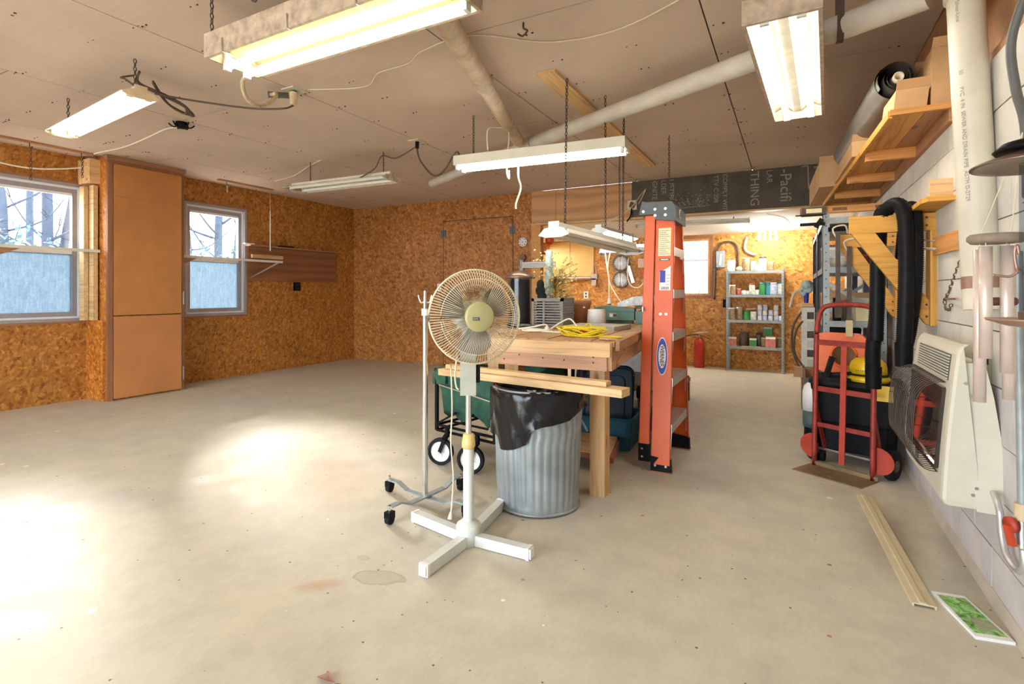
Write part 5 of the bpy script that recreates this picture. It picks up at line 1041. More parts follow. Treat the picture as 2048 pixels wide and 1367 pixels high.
for k in range(8): a = 2 * PI * k / 8; MB().cyl((-3.37 + .046 * math.cos(a), YB - .03, 1.84 + .046 * math.sin(a)), (-3.37 + .046 * math.cos(a), YB - .033, 1.84 + .046 * math.sin(a)), .008, None, 8).build('finger_hole', 'rust_metal', wc)
MB().cyl((-3.37, YB - .03, 1.84), (-3.37, YB - .042, 1.84), .02, None, 14).build('centre', 'steel', wc)
br = thing('rail_bracket', 'grey metal rail on an upright by the alcove corner', 'rail', (-3.3, 6.7, 1.4))
MB().box((-3.40, 6.70, 1.33), (-3.35, 6.745, 1.60)).build('upright', 'shelf_grey', br); MB().box((-3.36, 6.69, 1.47), (-2.86, 6.72, 1.55)).build('rail', 'aluminium', br); MB().cyl((-3.36, 6.69, 1.62), (-3.36, 6.745, 1.62), .045, None, 16).build('wheel', 'rust_metal', br)
for k in range(3): MB().box((-3.355, 6.688, 1.485 + k * .02), (-2.87, 6.69, 1.49 + k * .02)).build('groove', 'shelf_dark', br)
tag(MB().lathe([(0, 0), (.06, 0), (.065, -.03), (.045, -.04), (.05, -.06), (0, -.06)], (-3.02, 6.9, 1.86), (0, 1, 0), 20).build('red_reel', 'red_plastic', None), 'round red reel hanging above the rail', 'reel')
tag(MB().ell((-3.02, 6.88, 1.68), .05, .035, .035).ell((-3.09, 6.88, 1.68), .03, .03, .025).build('red_pulley', 'rust_metal', None), 'dark red pulley hanging below the red reel', 'pulley')
wf = thing('round_vent_fan', 'two round black wire fans stacked on the alcove wall', 'fan', (-2.45, 8.45, 1.4)); wf['label'] = 'round wire-guarded wall fan pair behind the hanging lights'
for cz, r_ in ((1.60, .125), (1.33, .125)):
    MB().torus((-2.45, 8.44, cz), (0, 1, 0), r_, .016, 28, 6).build('ring', 'grey_cord', wf); m_ = MB()
    for k in range(10): a = PI * k / 10; m_.bar((-2.45 - r_ * math.cos(a), 8.43, cz - r_ * math.sin(a)), (-2.45 + r_ * math.cos(a), 8.43, cz + r_ * math.sin(a)), .005, .005)
    m_.build('spokes', 'steel', wf); MB().cyl((-2.45, 8.44, cz), (-2.45, 8.48, cz), r_ * .8, None, 24).build('backing', 'board_grey', wf)
tag(MB().bar((-2.32, 8.43, 1.55), (-2.24, 8.43, 1.28), .01, .05, (1, 0, 0)).build('chrome_strap', 'chrome', None), 'shiny metal strap beside the round wall fan', 'strap')
hk = thing('spring_clamp', 'metal clamp hanging by a wire next to the slatted panel', 'clamp', (-2.88, 8.45, 1.3))
MB().tube(bez([(-2.90, 8.44, 1.62), (-2.92, 8.44, 1.5), (-2.91, 8.44, 1.42)], 4), .004, 4).tube(bez([(-2.90, 8.44, 1.62), (-2.87, 8.44, 1.5), (-2.87, 8.44, 1.42)], 4), .004, 4).build('wire', 'steel', hk); MB().box((-2.94, 8.42, 1.24), (-2.86, 8.46, 1.43)).box((-2.955, 8.43, 1.36), (-2.94, 8.45, 1.47)).box((-2.86, 8.43, 1.34), (-2.845, 8.45, 1.43)).build('jaw', 'steel', hk)
al = thing('wall_outlet', 'white outlet plate on the alcove wall behind the machine', 'outlet', (-3.06, 8.5, 1.08)); MB().box((-3.10, 8.488, 1.02), (-3.02, 8.499, 1.14)).build('plate', 'white_plastic', al); MB().box((-3.075, 8.485, 1.09), (-3.045, 8.489, 1.12)).box((-3.075, 8.485, 1.04), (-3.045, 8.489, 1.07)).build('socket', 'dark_steel', al)
bo = thing('wall_outlet', 'small white outlet on the back wall behind the fan', 'outlet', (-4.70, YB, 1.2)); MB().box((-4.86, YB - .01, 1.14), (-4.79, YB, 1.26)).build('plate', 'white_plastic', bo); MB().box((-4.84, YB - .013, 1.18), (-4.81, YB - .009, 1.23)).build('socket', 'dark_steel', bo)
tl = thing('hand_tool', 'pliers and drill bits hanging on the alcove wall left of the ladder', 'tools', (-2.10, 8.45, 1.4))
MB().box((-2.16, 8.42, 1.52), (-2.05, 8.47, 1.66)).build('holder', 'copper_brown', tl); MB().bar((-2.14, 8.44, 1.52), (-2.11, 8.44, 1.40), .012, .02).bar((-2.07, 8.44, 1.52), (-2.09, 8.44, 1.40), .012, .02).build('handles', 'red_plastic', tl); MB().bar((-2.10, 8.44, 1.4), (-2.10, 8.44, 1.14), .006, .012).build('blade', 'dark_steel', tl)
for k in range(4): MB().cyl((-2.2 + .06 * k, 8.45, 1.80), (-2.2 + .06 * k, 8.45, 1.95), .008, None, 6).build('peg', 'slat_yellow', tl)
# bow saw, bent pipe, curved tube
bs = thing('bow_saw', 'rusty bow saw with metal plate hanging right of the alcove window', 'saw', (-.98, 8.47, 1.3))
MB().tube(bez([(-1.02, 8.465, 1.02), (-1.01, 8.465, 1.3), (-1.0, 8.465, 1.55), (-.97, 8.465, 1.78), (-.88, 8.465, 1.87), (-.76, 8.465, 1.86), (-.70, 8.465, 1.78), (-.69, 8.465, 1.62), (-.70, 8.465, 1.45)], 6), .014, 7).build('frame', 'dark_steel', bs)
MB().box((-.99, 8.44, 1.50), (-.87, 8.48, 1.74)).build('plate', 'galvanised', bs); MB().bar((-.94, 8.435, 1.53), (-.92, 8.435, 1.70), .01, .03, (1, 0, 0)).build('handle', 'cream', bs)
bp = thing('bent_pipe', 'short bent grey pipe hanging above the jar shelf', 'pipe', (-.55, 8.46, 1.7)); MB().tube(bez([(-.575, 8.46, 1.92), (-.60, 8.46, 1.80), (-.58, 8.46, 1.73), (-.52, 8.46, 1.69), (-.46, 8.46, 1.67)], 6), .02, 8).build('tube', 'aluminium', bp); MB().cyl((-.575, 8.46, 1.90), (-.572, 8.46, 1.93), .023, None, 10).build('end_ring', 'steel', bp)
MB_sw = thing('light_switch', 'black switch box left of the jar shelf', 'switch', (-.87, 8.49, .95)); MB().box((-.90, 8.47, .90), (-.84, 8.499, 1.02)).build('box', 'black_plastic', MB_sw); MB().box((-.88, 8.463, .94), (-.86, 8.471, .98)).build('toggle', 'black_matte', MB_sw)
fe = thing('fire_extinguisher', 'red fire extinguisher standing against the alcove wall', 'fire extinguisher', (-1.22, 8.36, 0))
MB().lathe([(0, .005), (.07, 0), (.074, .02), (.074, .36), (.06, .415), (.03, .435), (.02, .45), (0, .45)], (-1.22, 8.36, 0), (0, 0, 1), 24).build('cylinder', 'extinguisher_red', fe)
MB().cyl((-1.22, 8.36, .44), (-1.22, 8.36, .50), .022, None, 12).build('valve', 'copper_brown', fe); MB().bar((-1.26, 8.36, .515), (-1.10, 8.34, .535), .018, .012).build('carry_handle', 'steel', fe); MB().bar((-1.22, 8.36, .495), (-1.09, 8.34, .44), .014, .010).build('squeeze_lever', 'dark_steel', fe)
MB().tube(bez([(-1.23, 8.35, .49), (-1.30, 8.32, .49), (-1.42, 8.29, .46), (-1.50, 8.28, .40), (-1.52, 8.28, .30)], 6), .012, 6).build('hose', 'dark_steel', fe)
# ------------------------------------------------------------------ jar shelf
js = thing('metal_shelf', 'small grey metal shelf unit full of jars by the alcove wall', 'shelf', (-.43, 8.32, 0))
sx0, sx1, sy0, sy1 = -.83, -.08, 8.18, 8.46
for x in (sx0, sx1):
    for y in (sy0, sy1):
        s_ = 1 if x == sx0 else -1; pz = MB().box((min(x, x + s_ * .035), min(y, y + .004 if y == sy0 else y - .004), 0), (max(x, x + s_ * .035), max(y, y + .004 if y == sy0 else y - .004), 1.46)).box((min(x, x + s_ * .004), min(y, y + (.03 if y == sy0 else -.03)), 0), (max(x, x + s_ * .004), max(y, y + (.03 if y == sy0 else -.03)), 1.46)).build('post', 'shelf_grey', js)
        hl = MB()
        for k in range(34): hl.cyl((x + s_ * .018, y - .0015, .04 + k * .042), (x + s_ * .018, y + .001, .04 + k * .042), .006, None, 6)
        if y == sy0: hl.build('slot_holes', 'shelf_dark', pz)
LEV = [1.425, 1.085, .725, .35]
for z in LEV: MB().box((sx0 + .005, sy0 + .005, z), (sx1 - .005, sy1 - .005, z + .006)).box((sx0 + .006, sy0 + .002, z - .03), (sx1 - .006, sy0 + .006, z + .006)).build('shelf_board', 'shelf_grey', js)
def jar(x, y, z, r, h, mat, lid, label, group='jars and tins on the small metal shelf', cat='jar'):
    t_ = thing('storage_jar' if cat == 'jar' else cat.replace(' ', '_'), label, cat, (x, y, z), 0, group); p = V((x, y, z))
    MB().lathe([(0, 0), (r * .95, 0), (r, h * .08), (r, h * .78), (r * .86, h * .86), (r * .86, h * .88), (0, h * .88)], p, (0, 0, 1), 14).build('body', mat, t_)
    MB().lathe([(0, h * .88), (r * .9, h * .88), (r * .9, h), (0, h)], p, (0, 0, 1), 14).build('lid', lid, t_)
def carton(x, y, z, w, d, h, mat, label, group='jars and tins on the small metal shelf', cat='box', rz=0):
    t_ = thing('carton', label, cat, (x, y, z), rz, group)
    MB().box((-w / 2, -d / 2, 0), (w / 2, d / 2, h)).build('body', mat, t_, None, True); MB().extr([(-w / 2, -d / 2, h), (-w / 2, d / 2, h), (-w / 2, 0, h * 1.25)], (w, 0, 0)).build('gable_top', 'paper_white', t_, None, True)
    return t_
T0, T1, T2, T3 = [z + .006 for z in LEV]
yj = 8.30
carton(-.765, yj, T0, .10, .09, .13, 'vase_blue', 'pale teal carton at the left end of the top shelf')
tag(MB().ell((-.66, yj, T0 + .035), .05, .05, .035).build('sponge', 'tan_block', None), 'tan sponge on the top shelf beside the teal carton', 'sponge')
jar(-.57, yj, T0, .055, .19, 'jar_amber', 'cream', 'tall amber jar with cream lid on the top shelf'); jar(-.475, yj, T0, .04, .14, 'jar_glass', 'tin_white', 'pale glass jar with white lid on the top shelf'); jar(-.42, 8.24, T0, .04, .09, 'jar_glass', 'vase_blue', 'short clear jar on the top shelf'); jar(-.355, yj, T0, .052, .20, 'jar_glass', 'dark_jar', 'tall clear jar with dark lid on the top shelf'); jar(-.25, yj, T0, .042, .12, 'jar_amber', 'aluminium', 'short jar with metal lid at the right of the top shelf')
for i, (x, r, h, m_, l_, lb) in enumerate(((-.75, .045, .14, 'jar_amber', 'white_plastic', 'square-shouldered amber jar left on the second shelf'), (-.67, .035, .09, 'tin_red', 'tin_white', 'small red tin on the second shelf'), (-.605, .035, .07, 'tin_white', 'tin_red', 'low white tin with red lid on the second shelf'), (-.545, .04, .06, 'tin_white', 'aluminium', 'low white cup on the second shelf'), (-.49, .04, .16, 'jar_glass', 'tin_red', 'clear jar with red lid on the second shelf'), (-.425, .036, .075, 'tin_white', 'cream', 'white labelled pot mid second shelf'), (-.36, .04, .17, 'jar_green', 'jar_teal', 'green jar with teal lid on the second shelf'), (-.285, .038, .19, 'jar_teal', 'vase_blue', 'tall teal bottle on the second shelf'), (-.215, .05, .17, 'tin_blue', 'tin_white', 'blue printed canister on the second shelf'), (-.13, .048, .18, 'jar_glass', 'jar_teal', 'clear jar with bright teal lid right on the second shelf'))):
    jar(x, 8.27 + .03 * (i % 2), T1, r, h, m_, l_, lb)
for i, (x, r, h, m_, l_, lb) in enumerate(((-.755, .05, .17, 'jar_amber', 'tin_white', 'amber jar with white lid left on the third shelf'), (-.655, .045, .18, 'jar_amber', 'cream', 'amber jar with cream lid on the third shelf'), (-.565, .042, .13, 'jar_green', 'jar_green', 'green jar with green lid on the third shelf'), (-.475, .045, .14, 'jar_glass', 'dark_jar', 'clear jar with dark lid on the third shelf'))):
    jar(x, 8.28, T2, r, h, m_, l_, lb)
tag(MB().bar((-.57, 8.30, T2 + .155), (-.45, 8.30, T2 + .16), .06, .02).build('wood_scrap', 'tan_block', None), 'tan scrap lying over the jars on the third shelf', 'lumber')
for row, (z, xs) in enumerate(((T2, (-.39, -.325, -.255, -.18, -.12)), (T2 + .073, (-.39, -.325, -.25, -.185)), (T2 + .146, (-.39, -.32, -.185)))):
    for k, x in enumerate(xs): jar(x, 8.27, z, .031, .072, 'tin_blue' if (k + row) % 2 else 'tin_white', 'tin_white' if row else 'tin_blue', ('printed tin %s from the left in the %s row of the stacked tins' % (('first', 'second', 'third', 'fourth', 'last')[k], ('bottom', 'middle', 'top')[row])), 'stacked printed tins on the third shelf', 'tin')
carton(-.755, 8.28, T3, .12, .10, .10, 'box_pink', 'red and white carton at the left of the lowest shelf', rz=.05); carton(-.25, 8.24, T3, .125, .10, .12, 'box_pink', 'red and white carton at the right of the lowest shelf', rz=-.06)
jar(-.60, 8.32, T3, .065, .20, 'dark_jar', 'dark_jar', 'large dark jar on the lowest shelf'); carton(-.475, 8.25, T3, .09, .07, .095, 'jar_green', 'green carton in the middle of the lowest shelf'); jar(-.40, 8.33, T3, .05, .19, 'dark_jar', 'dark_steel', 'dark bottle in the middle of the lowest shelf'); jar(-.34, 8.27, T3, .04, .13, 'jar_amber', 'aluminium', 'amber jar beside the red carton on the lowest shelf')
bx_ = MB().box((-.345, 8.34, T3), (-.235, 8.44, T3 + .16)).build('green_box', 'cardboard_dark', None); tag(bx_, 'brown box at the back of the lowest shelf', 'box')
carton(-.29, 8.39, T3 + .16, .11, .09, .09, 'jar_green', 'green carton on the brown box at the back of the lowest shelf'); jar(-.135, 8.29, T3, .045, .14, 'jar_amber', 'brush_tan', 'amber jar with brush at the right of the lowest shelf')
tag(MB().bar((-.62, 8.195, T3 + .005), (-.38, 8.20, T3 + .005), .02, .01).build('paint_stick', 'pale_pine', None), 'pale stick lying on the front of the lowest shelf', 'stick')
tag(MB().box((-1.05, 8.2, 1.05), (-.9, 8.3, 1.06)).build('x', 'black_matte', None), None, None) if False else None

# ------------------------------------------------------------------ wall shelving along the block wall
def rack_unit(name, y0, y1, label):
    t_ = thing(name, label, 'shelf', (.41, (y0 + y1) / 2, 0), 0, 'tall slotted-angle shelf units'); xa, xb = .205, .60
    for x, s_ in ((xa, 1), (xb, -1)):
        for y, u in ((y0, 1), (y1, -1)):
            po = MB().box((min(x, x + s_ * .045), min(y, y + u * .004), 0), (max(x, x + s_ * .045), max(y, y + u * .004), 1.705)).box((min(x, x + s_ * .004), min(y, y + u * .045), 0), (max(x, x + s_ * .004), max(y, y + u * .045), 1.705)).build('post', 'shelf_grey' if y == y0 else 'shelf_dark', t_)
            if y == y0:
                hl = MB()
                for k in range(26): hl.cyl((x + s_ * .022, y - .002, .05 + k * .065), (x + s_ * .022, y + .001, .05 + k * .065), .006, None, 6)
                hl.build('slot_holes', 'shelf_dark', po)
    for z in (.10, .50, .905, 1.30, 1.66): MB().box((xa + .005, y0 + .005, z), (xb - .005, y1 - .005, z + .008)).box((xa + .004, y0 + .004, z - .035), (xb - .004, y0 + .008, z + .008)).box((xa + .003, y0 + .004, z - .035), (xa + .007, y1 - .004, z + .008)).build('shelf_board', 'shelf_grey', t_)
    MB().bar((xa + .02, y0 - .004, 1.20), (xb - .02, y0 - .004, .95), .004, .025, (0, 0, 1)).bar((xa + .02, y1, .95), (xb - .02, y1, 1.2), .004, .025, (0, 0, 1)).build('cross_brace', 'shelf_grey', t_)
    return t_
rack_unit('slotted_shelf', 4.52, 5.46, 'tall grey slotted-angle shelf unit behind the hand truck'); rack_unit('slotted_shelf', 5.52, 6.46, 'second slotted-angle shelf unit further along the block wall')
zs = 1.308
def bowl(x, y, z, r, h, mat, lb): return tag(MB().lathe([(0, 0), (r * .55, 0), (r, h), (r * .94, h), (r * .5, .01), (0, .01)], (x, y, z), (0, 0, 1), 20).build('bowl', mat, None), lb, 'bowl')
bowl(.32, 4.66, zs, .085, .07, 'cream', 'cream bowl on the upper shelf behind the clamps'); bowl(.32, 4.66, zs + .022, .08, .062, 'white_plastic', 'white bowl nested in the cream bowl')
pot('pail', 'white_plastic', 'white pail behind the bowls on the upper shelf', 'pail', V((.34, 4.92, zs)), .08, .09, .17); pot('paint_can', 'tin_red', 'red and white can on the upper shelf', 'can', V((.47, 4.66, zs)), .045, .045, .09)
def boxthing(a, b, mat, lb, nm='box', cat='box'):
    t_ = thing(nm, lb, cat, ((a[0] + b[0]) / 2, (a[1] + b[1]) / 2, a[2])); MB().box(a, b).build('body', mat, t_); MB().box((a[0] - .003, a[1] - .003, b[2] - .03), (b[0] + .003, b[1] + .003, b[2] + .002)).build('lid', mat, t_); return t_
boxthing((.42, 4.60, .913), (.53, 4.80, 1.01), 'label_yellow', 'cream carton on the middle shelf of the slotted unit', 'carton')
boxthing((.42, 4.62, 1.013), (.52, 4.78, 1.08), 'cream', 'small cream carton on top of the other carton', 'carton')
jar(.30, 4.60, .913, .028, .17, 'black_plastic', 'black_plastic', 'black spray bottle on the middle shelf of the slotted unit', 'bottles on the slotted shelf', 'bottle')
jar(.36, 4.72, .913, .03, .15, 'dark_jar', 'tin_red', 'dark bottle with red lid on the middle shelf', 'bottles on the slotted shelf', 'bottle')
jar(.57, 4.62, .913, .03, .13, 'tin_white', 'aluminium', 'white bottle at the wall end of the middle shelf', 'bottles on the slotted shelf', 'bottle')
pb = MB()
for k in range(9): pb.ell((.30 + .025 * k, 4.85 + .03 * math.sin(k), .99 + .02 * math.cos(k * 2)), .05, .05, .06, 8, 6)
tag(pb.build('plastic_bag', 'clear_plastic', None), 'crumpled clear plastic bag on the middle shelf', 'bag')
boxthing((.23, 4.60, .508), (.58, 4.95, .74), 'cardboard_dark', 'brown box on the lower shelf behind the orange panel')
boxthing((.23, 5.05, .913), (.55, 5.4, 1.12), 'cardboard', 'cardboard box deep on the middle shelf'); boxthing((.23, 5.1, 1.308), (.55, 5.4, 1.5), 'dark_wood', 'dark box deep on the upper shelf'); boxthing((.23, 5.6, 1.308), (.55, 6.2, 1.55), 'cardboard_dark', 'dark brown box on the far shelf unit'); boxthing((.23, 5.6, .508), (.55, 6.3, .8), 'black_matte', 'black box on the lower far shelf unit')
# lumber and a long case on top
bd = thing('long_level', 'orange printed wooden level lying on top of the shelf unit', 'level', (.45, 4.56, 1.67)); MB().box((.235, 4.53, 1.705), (.645, 4.56, 1.755)).build('body', 'orange_wood', bd); MB().box((.27, 4.528, 1.72), (.36, 4.53, 1.742)).box((.53, 4.528, 1.72), (.60, 4.53, 1.742)).build('print', 'rust_metal', bd)
lc_ = thing('label_case', 'dark case with tan label on top of the shelf unit', 'case', (.15, 4.52, 1.67)); MB().box((.07, 4.50, 1.695), (.228, 4.60, 1.75)).build('body', 'dark_steel', lc_); MB().box((.10, 4.497, 1.708), (.20, 4.50, 1.74)).build('label', 'label_yellow', lc_); MB().box((.06, 4.505, 1.70), (.07, 4.595, 1.745)).build('end_block', 'red_wood', lc_)
cl_ = thing('bar_clamp', 'black bar clamp sticking out of the top of the shelf unit', 'clamp', (.2, 4.55, 1.6)); MB().bar((.06, 4.50, 1.625), (.22, 4.50, 1.625), .012, .022).bar((.03, 4.47, 1.69), (.21, 4.48, 1.69), .008, .008).bar((.16, 4.49, 1.60), (.20, 4.49, 1.66), .03, .03, (1, 0, 0)).build('bar', 'black_matte', cl_); MB().bar((.24, 4.5, 1.58), (.60, 4.5, 1.58), .02, .03).build('rail', 'black_plastic', cl_)
# white drawer tower and clutter left of the unit
dt = thing('drawer_tower', 'white slotted drawer tower at the end of the far shelves', 'organiser', (.13, 6.0, 0)); MB().box((.09, 5.78, .35), (.20, 6.1, .98)).build('shell', 'fixture_white', dt)
for k in range(6): MB().box((.135, 5.772, .42 + k * .09), (.192, 5.781, .485 + k * .09)).build('drawer', 'dark_steel' if k % 2 else 'cream', dt)
MB().box((.09, 5.8, 0), (.20, 6.08, .35)).build('stand', 'shelf_dark', dt)
tag(MB().box((.08, 5.78, .985), (.19, 5.98, 1.01)).build('wood_tray', 'pale_pine', None), 'pale wood tray on the white drawer tower', 'tray')
hf = MB()
for k in range(7): hf.ell((.13 + .02 * math.sin(k * 2), 5.82 + .02 * k, 1.16 + .035 * math.cos(k * 1.6)), .045, .04, .045, 8, 6)
wt = thing('white_tool', 'white plastic sprayer head hanging at the drawer tower', 'tool', (.13, 5.85, 1.02)); hf.build('body', 'vase_blue', wt); MB().cyl((.13, 5.85, 1.02), (.13, 5.85, 1.12), .02, .025, 10).build('neck', 'blue_print', wt); MB().tube(bez([(.10, 5.82, 1.14), (.03, 5.8, 1.12), (.0, 5.8, 1.02), (-.01, 5.8, .98)], 5), .012, 6).build('hose', 'cream_cord', wt)
tag(MB().tube(bez([(.10, 5.79, .95), (.02, 5.79, .8), (.01, 5.79, .6), (.05, 5.79, .45), (.10, 5.79, .36)], 6), .01, 5).tube(bez([(.10, 5.78, .85), (.04, 5.78, .74), (.03, 5.78, .55), (.10, 5.78, .42)], 6), .01, 5).build('wire_loop', 'brown_cord', None), 'loops of brown wire hanging past the drawer tower', 'wire')
bb = MB().box((.085, 4.70, .16), (.10, 5.2, .50)).build('brown_panel', 'dark_wood', None); tag(bb, 'dark brown panel leaning at the shelf end', 'panel')
tag(MB().box((.02, 5.0, .42), (.20, 5.08, .50)).build('wood_block', 'brown_board_x', None), 'brown wood block jutting out beside the shelf', 'lumber')
jg = thing('plastic_jug', 'white jug with green base beside the red hand truck', 'jug', (.13, 4.50, .12)); MB().lathe([(0, .0), (.055, 0), (.06, .03), (.06, .12), (.0, .12)], (.135, 4.46, .14), (0, 0, 1), 16).build('green_base', 'teal_dark', jg); MB().lathe([(0, .12), (.06, .12), (.062, .25), (.05, .30), (.03, .32), (0, .32)], (.135, 4.46, .14), (0, 0, 1), 16).build('upper_shell', 'white_plastic', jg); MB().cyl((.135, 4.46, .0), (.135, 4.46, .14), .055, .05, 14).build('foot', 'black_plastic', jg)
# ------------------------------------------------------------------ high loft shelf
lo = thing('loft_shelf', 'high plank loft shelf with joists above the block wall', 'shelf', (.5, 4.4, 1.93))
ZL = 1.945
def fe_(y): return .415 - .135 * (y - 3.0) / 2.75
ys = [3.0, 3.72, 4.42, 5.08, 5.75]
for a, b in zip(ys, ys[1:]):
    for x0q, x1q, mt in ((0, .52, 'orange_wood_y'), (.53, 1.0, 'brown_board')):
        p = [V((fe_(y) + (XR - fe_(y)) * q, y, ZL)) for y, q in ((a + .003, x0q), (a + .003, x1q), (b - .003, x1q), (b - .003, x0q))]
        MB().extr(p, (0, 0, .018)).build('plank', mt, lo)
MB().bar((fe_(3.0) - .008, 2.995, ZL), (fe_(5.75) - .008, 5.75, ZL), .016, .035).build('front_lip', 'mustard', lo)
MB().bar((fe_(3.0) - .01, 2.99, ZL + .006), (XR, 2.99, ZL + .006), .018, .026).build('end_lip', 'orange_wood', lo)
for y in ys[1:]: MB().bar((fe_(y) + .005, y, ZL - .03), (XR, y, ZL - .03), .04, .058).build('joist', 'orange_wood', lo)
MB().bar((XR - .02, 3.0, ZL - .03), (XR - .02, 5.75, ZL - .03), .035, .06).build('wall_ledger', 'brown_board', lo)
TL = ZL + .019
rl = thing('vinyl_roll', 'rolled black vinyl sheet lying on the loft shelf', 'roll', (.42, 3.8, TL))
rax = V((-.06, 1, -.015)).normalized(); rc = V((.462, 3.16, TL + .205)); m_ = MB(); A2, B2 = m_.frame(rax)
sp1, sp2 = [], []
for k in range(80):
    a = 2 * PI * k / 22; r_ = .022 + .053 * k / 80 + (.014 * max(0, (k - 60) / 20))
    e = A2 * math.cos(a) + B2 * math.sin(a); sp1.append(rc + e * r_); sp2.append(rc + e * r_ + rax * 1.5)
n = len(sp1); m_.add(sp1 + sp2, [(i, i + 1, n + i + 1, n + i) for i in range(n - 1)], True); m_.build('sheet', 'vinyl_grey', rl)
m_ = MB(); out1 = [rc + (A2 * math.cos(2 * PI * k / 30) + B2 * math.sin(2 * PI * k / 30)) * .088 for k in range(30)]
m_.lathe([(.089, .05), (.0895, 1.5)], rc, rax, 30, None, False).build('outer_wrap', 'vinyl_grey', rl)
MB().lathe([(.016, 1.5), (.016, -.012), (.023, -.012), (.023, 1.5), (.016, 1.5)], rc, rax, 18, None, False).build('core_tube', 'string', rl)
MB().tube(bez([rc - rax * .012 + V((0, 0, -.02)), rc - rax * .014 + V((.004, 0, -.05)), rc - rax * .014 + V((.0, 0, -.07))], 4), .004, 5).build('string_tail', 'string', rl)
def cardbox(lb, pts, h, mat='cardboard', lean=(0, 0, 0)):
    t_ = thing('cardboard_box', lb, 'box', tuple(V(pts[0])), 0, 'cardboard on the loft shelf'); lean = V(lean)
    P = [V(p) for p in pts]; MB().hexa(P + [p + V((0, 0, h)) + lean for p in P]).build('carton', mat, t_)
    tp = [p + V((0, 0, h + .001)) + lean for p in P]; a, b = tp[0].lerp(tp[1], .42), tp[0].lerp(tp[1], .58); c, d = tp[3].lerp(tp[2], .58), tp[3].lerp(tp[2], .42)
    MB().extr([a, b, c, d], (0, 0, .002)).build('tape', 'label_yellow', t_)
    MB().extr([tp[0] , tp[1], tp[1] + V((.0, -.03, .035)), tp[0] + V((0, -.03, .035))], (0, .004, 0)).build('flap', mat, t_); return t_
cardbox('upright cardboard box at the near end of the loft shelf', [(.568, 3.03, TL), (.655, 3.03, TL), (.655, 3.35, TL), (.568, 3.35, TL)], .27)
cardbox('low folded cardboard in front of the upright box on the loft', [(.425, 3.04, TL), (.55, 3.04, TL), (.53, 3.30, TL), (.41, 3.30, TL)], .105, 'cardboard', (.012, .0, 0))
cardbox('flattened cardboard leaning along the loft behind the near boxes', [(.565, 3.4, TL), (.62, 3.4, TL), (.62, 4.1, TL), (.565, 4.1, TL)], .30)
cardbox('long cardboard carton jutting over the far front of the loft', [(.20, 4.9, TL), (.36, 4.9, TL), (.31, 5.95, TL), (.16, 5.95, TL)], .20, 'cardboard')
cardbox('flat carton along the middle front of the loft shelf', [(.335, 3.9, TL), (.46, 3.9, TL), (.45, 4.8, TL), (.30, 4.8, TL)], .094, 'cardboard')

# ------------------------------------------------------------------ mustard brackets, clamps, hoses
def bracket(y, label, x0=.275, w=.04):
    t_ = thing('timber_bracket', label, 'bracket', (XR, y, .96), 0, 'mustard wooden wall brackets')
    MB().bar((x0, y, 1.478), (XR, y, 1.478), w, .088).build('arm', 'mustard', t_); MB().box((XR - .045, y - .05, .955), (XR - .001, y + .05, 1.432)).build('post', 'mustard_z', t_)
    MB().hexa([(x0 + .005, y - w / 2, 1.434), (x0 + .11, y - w / 2, 1.434), (x0 + .11, y + w / 2, 1.434), (x0 + .005, y + w / 2, 1.434)][::1] + [(0, 0, 0)] * 0 + [(x0, y - w / 2, 1.434)] * 0 or [(0, 0, 0)] * 8) if False else None
    pr = [(x0 + .01, 1.434), (x0 + .115, 1.434), (XR - .045, 1.08), (XR - .045, .958), (XR - .06, .965)]
    MB().extr([(x, y - w / 2, z) for x, z in pr], (0, w, 0)).build('diagonal_brace', 'mustard', t_)
    b = MB()
    for z in (1.0, 1.06, 1.46, 1.50): b.cyl((XR - .055, y - w / 2 - .002, z), (XR - .055, y - w / 2 + .001, z), .006, None, 8)
    b.build('screw', 'dark_steel', t_); return t_
bracket(3.36, 'near mustard wooden bracket carrying the black hose'); bracket(4.36, 'far mustard wooden bracket behind the bar clamps', .285)
for x, z0, z1, y, lb in ((.285, .95, 1.53, 4.26, 'longer brown bar clamp hanging left behind the near bracket'), (.355, .82, 1.44, 4.318, 'brown bar clamp hanging right behind the near bracket')):
    t_ = thing('bar_clamp', lb, 'clamp', (x, y, z0), 0, 'hanging bar clamps'); MB().box((x - .014, y - .008, z0), (x + .014, y + .008, z1)).build('bar', 'dark_steel', t_); MB().box((x - .02, y - .012, z0), (x + .02, y + .012, z0 + .11)).build('jaw', 'brush_tan' if z0 < .9 else 'dark_steel', t_); MB().tube(bez([(x, y, z1 - .05), (x - .03, y, z1 + .03), (x + .04, y, z1 + .05), (x + .06, y + .05, z1)], 5), .006, 5).build('hanging_cord', 'cream_cord', t_)
def hose(path, r, label):
    t_ = thing('vacuum_hose', label, 'hose', tuple(path[-1]), 0, 'black corrugated hoses on the bracket'); pts = bez(path, 14)
    P = []; tot = 0; acc = [0]
    for a, b in zip(pts, pts[1:]): tot += (b - a).length; acc.append(tot)
    nn = int(tot / .0055); j = 0
    for k in range(nn + 1):
        s_ = tot * k / nn
        while j < len(acc) - 2 and acc[j + 1] < s_: j += 1
        P.append(pts[j].lerp(pts[j + 1], (s_ - acc[j]) / max(1e-6, acc[j + 1] - acc[j])))
    MB().tube(P, r, 14, False, lambda q: 1.0 + (.07 if int(round(q * nn)) % 2 else -.06)).build('corrugated_tube', 'black_hose', t_)
    e = P[-1]; MB().cyl(e + V((0, 0, .05)), e + V((0, 0, -.07)), r * 1.12, r * 1.05, 18).build('cuff', 'black_plastic', t_); return t_
